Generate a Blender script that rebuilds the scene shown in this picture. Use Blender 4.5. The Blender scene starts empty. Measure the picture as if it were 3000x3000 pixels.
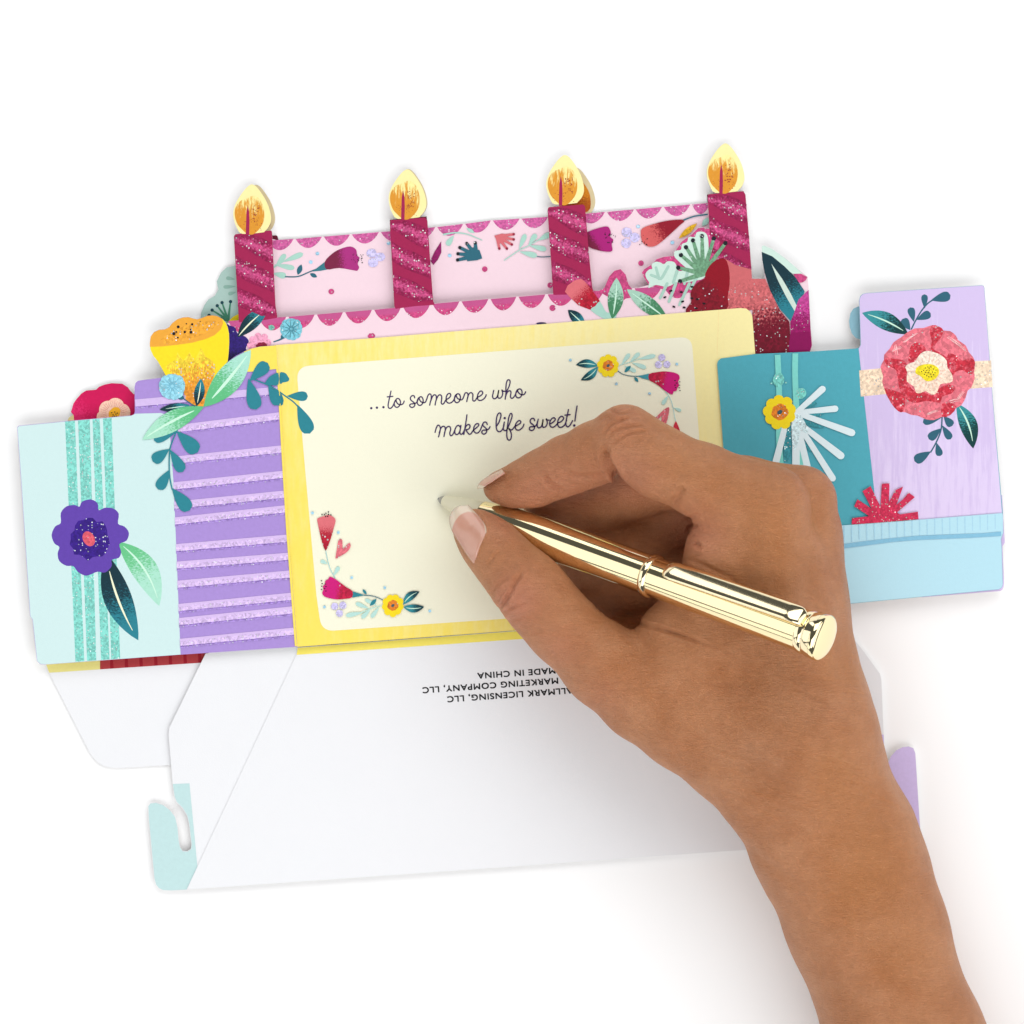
import bpy, bmesh, math, random
import numpy as np
from mathutils import Vector, Matrix

# ------------------------------------------------------------------ scene, camera, light
sc = bpy.context.scene
S = 1e-4            # metres per unit; lengths below are in tenths of a millimetre on the table
H = 12000.0         # camera height in the same unit (1.2 m)
C = sc.collection
cam_d = bpy.data.cameras.new('camera')
cam = bpy.data.objects.new('camera', cam_d); C.objects.link(cam)
cam.location = (0, 0, H*S); cam.rotation_euler = (0, 0, 0)
cam_d.sensor_width = 36; cam_d.sensor_height = 36
cam_d.lens = 36*1.2/0.3
cam_d.clip_start = 0.05; cam_d.clip_end = 50
sc.camera = cam
sc.render.resolution_x = 1024; sc.render.resolution_y = 1024
sc.view_settings.view_transform = 'Standard'
sc.view_settings.look = 'None'
sc.view_settings.exposure = 0.02; sc.view_settings.gamma = 1

w = bpy.data.worlds.new('World'); sc.world = w; w.use_nodes = True
bg = w.node_tree.nodes['Background']
bg.inputs[0].default_value = (0.9, 0.95, 1, 1); bg.inputs[1].default_value = 0.10

def area(name, loc, target, sx, sy, radiance, col=(1, 1, 1)):
    l = bpy.data.lights.new(name, 'AREA'); l.shape = 'RECTANGLE'; l.size = sx; l.size_y = sy
    l.energy = radiance*math.pi*sx*sy; l.color = col
    o = bpy.data.objects.new(name, l); C.objects.link(o); o.location = loc
    d = Vector(target)-Vector(loc)
    o.rotation_euler = d.to_track_quat('-Z', 'Y').to_euler()
    return o
def polar(az, el, r):
    a = math.radians(az); e = math.radians(el)
    return (r*math.cos(e)*math.cos(a), r*math.cos(e)*math.sin(a), r*math.sin(e))
# overhead softbox (above the camera), a tall softbox on the left and strip softboxes beyond a gap
area('softbox_top', polar(74, 48, 1.7), (0, 0, 0), 2.4, 1.3, 2.10)
area('softbox_front', polar(274, 52, 1.8), (0, 0, 0), 2.6, 1.4, 2.25)
area('added_fill_right', polar(-16, 27, 1.6), (0, 0, 0.05), 1.5, 1.1, 1.5)  # added fill: brightens the dim right of the table and the pen's end
area('softbox_left', polar(179, 23, 1.30), (0, 0, 0.05), 1.10, 0.86, 1.25)
area('softbox_strip', polar(118, 15, 1.35), (0, 0, 0.05), 0.26, 0.55, 1.6)
area('softbox_low', polar(221, 14, 1.40), (0, 0, 0.05), 0.66, 0.50, 1.15)

# ------------------------------------------------------------------ helpers
def T(v, pts):
    ox, oy, f = v
    return [(ox+x/f, oy+y/f) for x, y in pts]
def P(v, x, y): return (v[0]+x/v[2], v[1]+y/v[2])
v1 = (600, 400, 2.415); v2 = (1300, 400, 2.76); v3 = (1900, 400, 2.76); v4 = (0, 1000, 2.415)
v5 = (400, 850, 2.76); v6 = (2050, 800, 2.034); v7 = (850, 1000, 2.147); v8 = (0, 1400, 2.147)
v9 = (400, 1850, 1.932); c3 = (1670, 1000, 4.83); c4 = (900, 1480, 4.83)
r1 = (2520, 820, 3.332); r2 = (2160, 1010, 4.83); ta = (1060, 1080, 5.682); tb = (1380, 1080, 5.682)
th = (1280, 1380, 4.83)

def W(px, py, z):
    k = (H-z)/H*S
    return ((px-1500)*k, (1500-py)*k, z*S)
def lin(c):
    c = c/255.0
    return c/12.92 if c <= 0.04045 else ((c+0.055)/1.055)**2.4
def L3(c, k=1.0): return tuple(min(lin(x)*k, 0.95) for x in c)+(1,)

def crom(pts, n=6, closed=False):
    P_ = [np.array(p, float) for p in pts]; out = []
    m = len(P_)
    for i in range(m if closed else m-1):
        if closed: a, b, c, d = P_[(i-1) % m], P_[i], P_[(i+1) % m], P_[(i+2) % m]
        else: a, b, c, d = P_[max(i-1, 0)], P_[i], P_[i+1], P_[min(i+2, m-1)]
        for j in range(n):
            t = j/n
            out.append(tuple(0.5*((2*b)+(-a+c)*t+(2*a-5*b+4*c-d)*t*t+(-a+3*b-3*c+d)*t**3)))
    if not closed: out.append(tuple(P_[-1]))
    return out
def fillet(pts, r, n=5):
    """round the corners of a closed polygon; r is a number or a list"""
    out = []; m = len(pts)
    for i in range(m):
        rr = r[i] if isinstance(r, (list, tuple)) else r
        a = Vector(pts[i-1]); b = Vector(pts[i]); c = Vector(pts[(i+1) % m])
        if rr <= 0: out.append(tuple(b)); continue
        d1 = min(rr, (a-b).length*0.45); d2 = min(rr, (c-b).length*0.45)
        p = b+(a-b).normalized()*d1; q = b+(c-b).normalized()*d2
        for j in range(n+1):
            t = j/n
            out.append(tuple(p*(1-t)**2+b*2*t*(1-t)+q*t*t))
    return out

# ------------------------------------------------------------------ materials
MATS = {}
def nd(t, typ, **kw):
    n = t.nodes.new(typ)
    for k, v in kw.items(): setattr(n, k, v)
    return n
def mathn(t, op, a, b=None, c=None, clamp=False):
    n = nd(t, 'ShaderNodeMath', operation=op); n.use_clamp = clamp
    for i, v in enumerate((a, b, c)):
        if v is None: continue
        if isinstance(v, (int, float)): n.inputs[i].default_value = v
        else: t.links.new(v, n.inputs[i])
    return n.outputs[0]
def mixc(t, f, a, b, mode='MIX'):
    n = nd(t, 'ShaderNodeMix', data_type='RGBA', blend_type=mode)
    for s, v in ((0, f), (6, a), (7, b)):
        if isinstance(v, (int, float)): n.inputs[s].default_value = v
        elif isinstance(v, tuple): n.inputs[s].default_value = v
        else: t.links.new(v, n.inputs[s])
    return n.outputs[2]
def ramp(t, v, lo, hi):
    n = nd(t, 'ShaderNodeMapRange', interpolation_type='SMOOTHSTEP'); n.clamp = True
    t.links.new(v, n.inputs[0]); n.inputs[1].default_value = lo; n.inputs[2].default_value = hi
    return n.outputs[0]
def noise(t, vec, scale, detail=3, rough=0.5):
    n = nd(t, 'ShaderNodeTexNoise'); t.links.new(vec, n.inputs['Vector'])
    n.inputs['Scale'].default_value = scale; n.inputs['Detail'].default_value = detail
    n.inputs['Roughness'].default_value = rough
    return n.outputs[0]
def scaled(t, vec, s, rot=0):
    n = nd(t, 'ShaderNodeMapping'); t.links.new(vec, n.inputs[0])
    n.inputs['Scale'].default_value = s; n.inputs['Rotation'].default_value = (0, 0, math.radians(rot))
    return n.outputs[0]

def ink(A, B=None, soft=0.5, mid=0.5, streak=(1, 1), rot=0, nscale=2600, glit=0.0, gl=(-1, -0.5), mott=0.05,
        gloss=0.0, gsize=0.55, dark=0.0, blur=None):
    """printed card: colour A to B along attribute g with a dry-brush edge; glit = share of glitter flakes,
    laid where g passes from gl[0] to gl[1]"""
    key = ('ink', A, B, soft, mid, streak, rot, nscale, glit, gl, mott, gloss, gsize, dark, blur)
    if key in MATS: return MATS[key]
    m = bpy.data.materials.new('print'); m.use_nodes = True; t = m.node_tree; t.nodes.clear()
    out = nd(t, 'ShaderNodeOutputMaterial'); bs = nd(t, 'ShaderNodeBsdfPrincipled')
    geo = nd(t, 'ShaderNodeNewGeometry'); pos = geo.outputs['Position']
    col = L3(A)
    g = None
    if B is not None or gl[0] > -1:
        at = nd(t, 'ShaderNodeAttribute', attribute_name='g'); g = at.outputs['Fac']
    if B is not None:
        sv = scaled(t, pos, (streak[0], streak[1], 1), rot)
        nz = noise(t, sv, nscale, 4, 0.62)
        f = mathn(t, 'ADD', g, mathn(t, 'MULTIPLY', mathn(t, 'SUBTRACT', nz, 0.5), 1.6*soft))
        bw = 0.18*soft+0.02 if blur is None else blur
        f = ramp(t, f, mid-bw, mid+bw)
        col = mixc(t, f, L3(A), L3(B))
    else:
        rgb = nd(t, 'ShaderNodeRGB'); rgb.outputs[0].default_value = L3(A); col = rgb.outputs[0]
    nm = noise(t, pos, 900, 4, 0.6)
    v = mathn(t, 'ADD', mathn(t, 'MULTIPLY', mathn(t, 'SUBTRACT', nm, 0.5), mott*4), 1.0)
    vv = nd(t, 'ShaderNodeCombineXYZ')
    for i in range(3): t.links.new(v, vv.inputs[i])
    col = mixc(t, 1.0, col, vv.outputs[0], 'MULTIPLY')
    bs.inputs['Roughness'].default_value = 0.62-gloss
    bs.inputs['Specular IOR Level'].default_value = 0.25
    # paper tooth
    nb = noise(t, pos, 3200, 3, 0.6)
    bp = nd(t, 'ShaderNodeBump'); bp.inputs['Strength'].default_value = 0.55; bp.inputs['Distance'].default_value = 0.00006
    t.links.new(nb, bp.inputs['Height']); t.links.new(bp.outputs[0], bs.inputs['Normal'])
    if glit > 0:
        vo = nd(t, 'ShaderNodeTexVoronoi', feature='F1'); t.links.new(pos, vo.inputs['Vector'])
        vo.inputs['Scale'].default_value = 1000/gsize
        sx = nd(t, 'ShaderNodeSeparateColor'); t.links.new(vo.outputs['Color'], sx.inputs[0])
        # crusty base: cells lighter and darker than the ink
        kv = mathn(t, 'ADD', mathn(t, 'MULTIPLY', sx.outputs[1], 0.50), 0.74-dark)
        kc = nd(t, 'ShaderNodeCombineXYZ')
        for i in range(3): t.links.new(kv, kc.inputs[i])
        colg = mixc(t, 1.0, col, kc.outputs[0], 'MULTIPLY')
        flake = mathn(t, 'LESS_THAN', vo.outputs['Distance'], 0.36)
        sel = mathn(t, 'LESS_THAN', sx.outputs[0], glit*0.6)
        mask = mathn(t, 'MULTIPLY', flake, sel)
        reg = None
        if gl[0] > -1:
            reg = ramp(t, mathn(t, 'ADD', g, mathn(t, 'MULTIPLY', mathn(t, 'SUBTRACT', noise(t, pos, 1500, 2), 0.5), 0.7)), gl[0], gl[1])
            mask = mathn(t, 'MULTIPLY', mask, mathn(t, 'GREATER_THAN', reg, 0.5))
            col = mixc(t, reg, col, colg)
        else: col = colg
        vm = nd(t, 'ShaderNodeVectorMath', operation='SUBTRACT'); t.links.new(vo.outputs['Color'], vm.inputs[0]); vm.inputs[1].default_value = (0.5, 0.5, -0.6)
        vn = nd(t, 'ShaderNodeVectorMath', operation='NORMALIZE'); t.links.new(vm.outputs[0], vn.inputs[0])
        gb = nd(t, 'ShaderNodeBsdfPrincipled'); gb.inputs['Metallic'].default_value = 0.38; gb.inputs['Roughness'].default_value = 0.12
        hue = nd(t, 'ShaderNodeHueSaturation'); hue.inputs['Saturation'].default_value = 0.5
        t.links.new(vo.outputs['Color'], hue.inputs['Color'])
        gc = mixc(t, 0.82, hue.outputs[0], (1, 1, 1, 1))
        gc = mixc(t, 0.12, gc, col)
        t.links.new(gc, gb.inputs['Base Color']); t.links.new(vn.outputs[0], gb.inputs['Normal'])
        mx = nd(t, 'ShaderNodeMixShader'); t.links.new(mask, mx.inputs[0])
        t.links.new(bs.outputs[0], mx.inputs[1]); t.links.new(gb.outputs[0], mx.inputs[2])
        t.links.new(mx.outputs[0], out.inputs[0])
        bp.inputs['Strength'].default_value = 0.8
    else:
        t.links.new(bs.outputs[0], out.inputs[0])
    t.links.new(col, bs.inputs['Base Color'])
    MATS[key] = m
    return m

def simple(name, col, rough=0.5, metal=0.0, bump=0.0, bscale=3000, spec=0.5, coat=0.0, var=0.0):
    m = bpy.data.materials.new(name); m.use_nodes = True; t = m.node_tree
    b = t.nodes['Principled BSDF']; b.inputs['Base Color'].default_value = tuple(col)+(1,)
    b.inputs['Roughness'].default_value = rough; b.inputs['Metallic'].default_value = metal
    b.inputs['Specular IOR Level'].default_value = spec; b.inputs['Coat Weight'].default_value = coat
    geo = nd(t, 'ShaderNodeNewGeometry')
    if bump > 0:
        n = noise(t, geo.outputs['Position'], bscale, 4, 0.6)
        bp = nd(t, 'ShaderNodeBump'); bp.inputs['Strength'].default_value = bump; bp.inputs['Distance'].default_value = 0.0001
        t.links.new(n, bp.inputs['Height']); t.links.new(bp.outputs[0], b.inputs['Normal'])
    if var > 0:
        n = noise(t, geo.outputs['Position'], 60, 3, 0.6)
        c = mixc(t, n, tuple(x*(1-var) for x in col)+(1,), tuple(min(x*(1+var), 1) for x in col)+(1,))
        t.links.new(c, b.inputs['Base Color'])
    return m

M_edge = simple('card_core', (0.86, 0.83, 0.82), 0.8)
M_white = simple('uncoated_white_card', (0.835, 0.84, 0.86), 0.75, bump=0.35, bscale=2600, spec=0.2, var=0.012)
M_table = simple('white_sweep', (0.985, 0.985, 0.985), 0.9, spec=0.1, var=0.003)

# ------------------------------------------------------------------ object helpers
def link(name, me, parent=None, label=None):
    o = bpy.data.objects.new(name, me); C.objects.link(o)
    if parent is not None: o.parent = parent
    if label: o['label'] = label
    return o
def local(parent):
    """offset of the parent's root in world space"""
    p = parent
    off = Vector((0, 0, 0))
    while p is not None: off += p.location; p = p.parent
    return off
def mesh_from(name, verts, faces, mats, midx=None, parent=None, label=None, smooth=False, g=None):
    off = local(parent)
    me = bpy.data.meshes.new(name)
    me.from_pydata([(a-off.x, b-off.y, c-off.z) for a, b, c in verts], [], faces)
    for m in mats: me.materials.append(m)
    if midx: me.polygons.foreach_set('material_index', midx)
    if g is not None:
        at = me.attributes.new('g', 'FLOAT', 'POINT'); at.data.foreach_set('value', g)
    if smooth: me.polygons.foreach_set('use_smooth', [True]*len(me.polygons))
    me.update()
    return link(name, me, parent, label)
def empty(name, loc, label, cat, group=None):
    o = bpy.data.objects.new(name, None); C.objects.link(o); o.location = loc; o.empty_display_size = 0.01
    o['label'] = label; o['category'] = cat
    if group: o['group'] = group
    return o

def grad(pts, gd):
    if gd is None: return [0.5]*len(pts)
    a = np.array(gd[0], float); b = np.array(gd[1], float); d = b-a
    return [float(np.dot(np.array(p)-a, d)/np.dot(d, d)) for p in pts]

class Sheet:
    """one flat piece of card with real thickness; z is a plane a+bx*(px-x0)+by*(py-y0)"""
    def __init__(s, name, outline, z, mat, parent, th=3.5, tilt=(0, 0), piv=(0, 0), gd=None, label=None):
        s.z0 = z; s.tilt = tilt; s.piv = piv; s.k = 0.35
        s.outline = outline
        n = len(outline)
        area2 = sum(outline[i][0]*outline[(i+1) % n][1]-outline[(i+1) % n][0]*outline[i][1] for i in range(n))
        if area2 > 0: outline = outline[::-1]      # y is down in these units
        V = []; ze = [s.zz(p) for p in outline]
        e = 0.5
        for p, zz in zip(outline, ze): V.append(W(p[0], p[1], zz))
        for p, zz in zip(outline, ze):
            x, y, _ = W(p[0], p[1], zz); V.append((x, y, (zz-th)*S))
        F = [list(range(n)), list(range(2*n-1, n-1, -1))]; mi = [0, 1]
        for i in range(n):
            j = (i+1) % n; F.append([i, i+n, j+n, j]); mi.append(1)
        gg = grad(outline, gd)*2
        s.ob = mesh_from(name, V, F, [mat, M_edge], mi, parent, label, g=gg)
    def zz(s, p): return s.z0+s.tilt[0]*(p[0]-s.piv[0])+s.tilt[1]*(p[1]-s.piv[1])

class Motif:
    """flat print on a sheet: thin layers of ink a few microns apart, joined in one mesh"""
    def __init__(s, name, sheet, label=None):
        s.name = name; s.sh = sheet; s.V = []; s.F = []; s.M = []; s.mi = []; s.g = []; s.label = label
    def up(s): s.sh.k += 0.02
    def raw(s, verts, faces, mat, g, relief=None):
        if mat not in s.M: s.M.append(mat)
        i0 = len(s.V); i = s.M.index(mat)
        for n_, p in enumerate(verts):
            s.V.append(W(p[0], p[1], s.sh.zz(p)+s.sh.k+(relief[n_] if relief else 0)))
        s.F += [[a+i0 for a in f] for f in faces]; s.mi += [i]*len(faces); s.g += list(g)
        s.up()
        return s
    def poly(s, pts, mat, sm=0, gd=None):
        if sm: pts = crom(pts, sm, True)
        n = len(pts)
        if sum(pts[i][0]*pts[(i+1) % n][1]-pts[(i+1) % n][0]*pts[i][1] for i in range(n)) > 0: pts = pts[::-1]
        return s.raw(pts, [list(range(n))], mat, grad(pts, gd))
    def ell(s, c, rx, ry, mat, rot=0, n=20, gd=None, wob=0, seed=0):
        rnd = random.Random(seed); a0 = math.radians(rot); pts = []
        for i in range(n):
            a = 2*math.pi*i/n; k = 1+wob*(rnd.random()-0.5)*2
            x = math.cos(a)*rx*k; y = math.sin(a)*ry*k
            pts.append((c[0]+x*math.cos(a0)-y*math.sin(a0), c[1]+x*math.sin(a0)+y*math.cos(a0)))
        return s.poly(pts, mat, gd=gd)
    def dot(s, c, r, mat): return s.ell(c, r, r, mat, n=10)
    def leaf(s, a, b, wd, mat, vein=None, form='lens', bend=0.0, vl=(0.12, 0.86), vw=0.05, n=14):
        """lens = pointed both ends, drop = round at b"""
        a = np.array(a, float); b = np.array(b, float); d = b-a; ln = np.hypot(*d); u = d/ln; q = np.array((-u[1], u[0]))
        def c(t): return a+d*t+q*bend*ln*4*t*(1-t)
        def hw(t):
            if form == 'lens': return 0.5*wd*math.sin(math.pi*t)**0.85
            return 0.56*wd*(1.06*(t**0.9)*math.sqrt(max(1-t**3.2, 0))/0.78)
        Lp = [c(i/n)-q*hw(i/n) for i in range(n+1)]; Rp = [c(i/n)+q*hw(i/n) for i in range(n+1)]
        pts = [tuple(p) for p in Lp]+[tuple(p) for p in Rp[1:-1][::-1]]
        s.poly(pts, mat, gd=(tuple(a), tuple(b)))
        if vein is not None:
            t0, t1 = vl; k = 8
            cc = [c(t0+(t1-t0)*i/k) for i in range(k+1)]
            ww = [wd*vw*(0.25+0.75*math.sin(math.pi*(i/k)**0.8)) for i in range(k+1)]
            pts = [tuple(p-q*x) for p, x in zip(cc, ww)]+[tuple(p+q*x) for p, x in zip(cc[::-1], ww[::-1])]
            s.poly(pts, vein)
        return s
    def stroke(s, pts, w0, mat, w1=None, sm=5, cap=True):
        if sm and len(pts) > 2: pts = crom(pts, sm)
        w1 = w0 if w1 is None else w1
        P_ = [np.array(p, float) for p in pts]; m = len(P_)
        Vv = []; F = []
        for i in range(m):
            t = P_[min(i+1, m-1)]-P_[max(i-1, 0)]; t = t/(np.hypot(*t)+1e-9); q = np.array((-t[1], t[0]))
            h = 0.5*(w0+(w1-w0)*i/(m-1)); Vv += [tuple(P_[i]+q*h), tuple(P_[i]-q*h)]
        for i in range(m-1): F.append([2*i, 2*i+1, 2*i+3, 2*i+2])
        s.raw(Vv, F, mat, [i/(2*m) for i in range(2*m)])
        if cap:
            s.ell(tuple(P_[-1]), w1/2, w1/2, mat, n=10)
            s.ell(tuple(P_[0]), w0/2, w0/2, mat, n=10)
        return s
    def flower(s, c, r, n, depth, mat, rot=0, gd=None, sq=1.0, seed=1):
        rnd = random.Random(seed); pts = []
        k = 8; rs = [1+0.10*(rnd.random()-0.5) for _ in range(n)]
        for i in range(n*k):
            a = 2*math.pi*i/(n*k); ph = (i % k)/k
            rr = r*rs[i//k]*(1-depth*(1-math.sin(math.pi*ph)**0.7)) if ph > 0 else r*(1-depth)
            aa = a+math.radians(rot)
            pts.append((c[0]+rr*math.cos(aa), c[1]+rr*sq*math.sin(aa)))
        return s.poly(pts, mat, gd=gd)
    def done(s):
        o = mesh_from(s.name, s.V, s.F, s.M, s.mi, s.sh.ob, s.label, g=s.g)
        return o

# ------------------------------------------------------------------ table
tb_o = mesh_from('tabletop', [(-3, -3, 0), (3, -3, 0), (3, 3, 0), (-3, 3, 0)], [[0, 1, 2, 3]], [M_table])
tb_o['kind'] = 'structure'

# ------------------------------------------------------------------ inks
PINK = (242, 214, 224); ROSE = (200, 72, 128); MAROON = (162, 30, 80)
TEALD = (18, 62, 72); TEAL = (42, 132, 146); SLATE = (48, 108, 126)
MINT = (176, 224, 206); GREEN = (116, 196, 146); CREAM = (245, 243, 219)
i_pink = ink(PINK, mott=0.012)
i_rose = ink(ROSE, glit=0.16, mott=0.03, gsize=0.6)
i_rose_g = ink((196, 84, 140), (206, 74, 130), glit=0.40, gl=(0.42, 0.62), mott=0.05, gsize=0.5)
i_maroon = ink(MAROON, mott=0.05)
i_band = ink((150, 24, 78), (210, 82, 138), soft=1.0, mid=0.66, nscale=1900, glit=0.26, mott=0.10, gsize=0.62, dark=0.06)
i_teal = ink(TEAL, mott=0.05); i_slate = ink((44, 104, 122), mott=0.03); i_teald = ink(TEALD, mott=0.06)
i_mint = ink((170, 214, 200), mott=0.03); i_mintp = ink((184, 224, 216), mott=0.02)
i_ltmint = ink((206, 232, 220), mott=0.02)
i_black = ink((22, 16, 26)); i_blackg = ink((26, 30, 38), glit=0.3)
i_cream = ink(CREAM, mott=0.008)
i_lav = ink((206, 198, 240), glit=0.35, mott=0.03, gsize=0.5); i_sky = ink((160, 208, 232), glit=0.2)
i_purple_ink = ink((64, 44, 92))
i_leaf_d = ink((40, 130, 144), (10, 52, 62), soft=0.8, mid=0.45, streak=(1, 3), nscale=1500)
i_leaf_d2 = ink((12, 50, 62), (40, 130, 146), soft=0.8, mid=0.6, streak=(1, 3), nscale=1500)
i_leaf_m = ink((104, 196, 136), (172, 226, 204), soft=0.9, mid=0.45, streak=(1, 2.5), nscale=1300)
i_leaf_gg = ink((70, 136, 96), (168, 210, 190), soft=0.9, mid=0.55, nscale=1500)
i_vein = ink((206, 244, 222)); i_veinc = ink((246, 248, 214))
i_yellow = ink((250, 222, 30), mott=0.03)
i_orange_g = ink((226, 130, 40), glit=0.35, mott=0.15, gsize=0.5)
i_coral = ink((222, 112, 124), glit=0.2, mott=0.06)
i_tulip = ink((222, 112, 120), (178, 22, 48), soft=0.6, mid=0.42, streak=(2, 1), glit=0.26, gl=(0.45, 0.6), gsize=0.7)
i_mag_t = ink((206, 20, 120), (190, 26, 66), soft=0.4, mid=0.5, glit=0.26, gl=(0.42, 0.6), gsize=0.7)

# ------------------------------------------------------------------ greeting card
card = empty('greeting_card', (0, 0, 0), 'unfolded pop-up cake card with candles and yellow message panel under the hand', 'greeting card')

def panel(*a, **k): return Sheet(*a, **k)

# -- lowest flaps
flapA = panel('side_flap', fillet([(120, 1900), (640, 1880), (604, 1930), (540, 2050), (560, 2237), (501, 2241), (321, 2252), (275, 2229), (144, 1971)],
              [0, 0, 0, 0, 0, 0, 45, 40, 0]), 9, M_white, card)
m = Motif('printed_band', flapA, 'yellow and red printed band along the flap edge')
m.poly([(120, 1903), (300, 1900), (293, 1961), (144, 1971)], ink((236, 226, 140), mott=0.03))
m.poly([(293, 1900), (640, 1880), (600, 1941), (293, 1961)], ink((176, 58, 62)))
ikr = ink((156, 16, 36))
for i in range(8):
    x = 322+i*43; y = 1961-(x-293)*0.066
    m.poly([(x, y-30), (x+9, y-31), (x+11, y-1), (x+1, y)], ikr)
m.done()

flapB_pts = [(980, 1840), (870, 1885), (720, 1890), (602, 1915), (496, 2132), (494, 2155), (501, 2238), (506, 2295), (511, 2334), (517, 2350), (535, 2368), (548, 2390), (554, 2414),
             (561, 2474), (559, 2487), (549, 2494), (535, 2493), (528, 2481), (524, 2461), (521, 2425), (514, 2393), (498, 2373), (478, 2358), (457, 2351), (441, 2353),
             (434, 2362), (435, 2393), (452, 2575), (457, 2592), (465, 2602), (478, 2608), (504, 2609), (542, 2607), (700, 2500), (900, 1990)]
flapB = panel('side_flap', flapB_pts, 20.2, M_white, card)
flapB.ob['label'] = 'white side flap with pale teal hooked locking tab'
m = Motif('locking_tab', flapB, 'pale teal hooked tab')
m.poly([(506.5, 2297), (555, 2295), (579, 2545), (548, 2606), (504, 2608.5), (478, 2607.5), (466, 2602), (458, 2592), (453, 2575), (436, 2393), (435, 2362), (441, 2354), (457, 2352),
        (478, 2359), (498, 2374), (513, 2394), (520, 2425), (523, 2461), (527, 2481), (535, 2494), (549, 2495), (560, 2488), (562, 2474), (555, 2414), (549, 2389), (536, 2367), (518, 2349), (512, 2334)],
       ink((192, 222, 222), mott=0.03))
m.done()
flapD = panel('side_flap', [(2150, 1800), (2440, 1800), (2524, 1900), (2578, 1974), (2582, 1991), (2590, 2180), (2586, 2196), (2570, 2225), (2558, 2270), (2555, 2340), (2562, 2358), (2578, 2362),
              (2592, 2350), (2597, 2320), (2598, 2270), (2601, 2238), (2609, 2216), (2626, 2197), (2645, 2188), (2662, 2186), (2676, 2191), (2682, 2207), (2697, 2440), (2680, 2470), (2600, 2475), (2300, 2300)], 20.2, M_white, card)
flapD.ob['label'] = 'white side flap with lilac hooked locking tab, half under the wrist'
m = Motif('locking_tab', flapD, 'lilac hooked tab')
m.poly([(2588.6, 2152), (2589.8, 2180), (2585.5, 2196), (2569.5, 2225), (2557.5, 2270), (2554.5, 2340), (2562, 2359), (2578, 2363), (2593, 2350), (2598, 2320), (2598.5, 2270), (2601.5, 2239),
        (2609.5, 2217), (2626, 2198), (2645, 2189), (2662, 2187), (2675.5, 2192), (2681.5, 2207), (2696, 2440), (2680, 2469), (2600, 2474), (2500, 2380), (2500, 2155)],
       ink((208, 190, 234), mott=0.04))
m.done()

panC = panel('bottom_panel', [(871, 1897), (2268, 1790), (2610, 2440), (2600, 2460), (2194, 2489), (1400, 2546), (547, 2606), (868, 1919)], 24, M_white, card,
             tilt=(0, 0.0), piv=(871, 1896), label='large blank white bottom panel with maker text upside down')
i_yel2 = ink((250, 232, 104), mott=0.03)
m = Motif('printed_strip', panC, 'yellow strip below the fold')
m.poly([(872, 1898), (2266, 1791.5), (2282, 1820), (1400, 1881), (869, 1918.5)], i_yel2)
m.done()

# -- maker text, upside down on the bottom panel
def put_text(txt, sub, end, start, cap, sheet):
    """txt right-aligned to baseline point end; the part sub spans start to end"""
    f = bpy.data.curves.new('t', 'FONT'); f.body = sub; f.size = 1.0; f.space_character = 1.12
    o = bpy.data.objects.new('t', f); C.objects.link(o)
    dg = bpy.context.evaluated_depsgraph_get(); dg.update()
    me = bpy.data.meshes.new_from_object(o.evaluated_get(dg))
    xs = [v.co.x for v in me.vertices]; wsub = max(xs)-min(xs); capH = 0.70
    f.body = txt; dg = bpy.context.evaluated_depsgraph_get(); dg.update()
    me = bpy.data.meshes.new_from_object(o.evaluated_get(dg))
    xmax = max(v.co.x for v in me.vertices)
    bpy.data.objects.remove(o)
    e = Vector(end); s_ = Vector(start); d = (e-s_); kx = d.length/wsub; u = d.normalized(); up = Vector((-u.y, u.x))*-1
    ky = cap/capH
    z = sheet.z0+0.6
    V = []
    for v in me.vertices:
        p = e+u*((v.co.x-xmax)*kx)+up*(v.co.y*ky)
        V.append(W(p.x, p.y, z))
    F = [list(p.vertices) for p in me.polygons]
    return V, F
V = []; F = []
for txt, sub, e, s_ in (('MADE IN CHINA', 'MADE IN CHINA', (1397.9, 1972.5), (1625.6, 1957)),
                        ('HALLMARK MARKETING COMPANY, LLC', 'MARKETING COMPANY, LLC', (1237.4, 2015), (1633.4, 1986.6)),
                        ('\u00a9 HALLMARK LICENSING, LLC', 'ALLMARK LICENSING, LLC', (1309.9, 2041.5), (1677.4, 2015))):
    a, b = put_text(txt, sub, e, s_, 17.0, panC)
    for dx, dy, dz in ((0, 0, 0), (0.6, 0, 0.03), (0, 0.6, 0.06), (1.2, 0, 0.09), (0, 1.2, 0.12), (1.2, 1.2, 0.15), (0.6, 0.6, 0.18)):      # ink spread
        i0 = len(V); V += [(p[0]+dx*S, p[1]+dy*S, p[2]+dz*S) for p in a]; F += [[i+i0 for i in f] for f in b]
mesh_from('maker_text', V, F, [ink((14, 14, 18))], None, panC.ob, 'small black capitals printed upside down')

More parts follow.
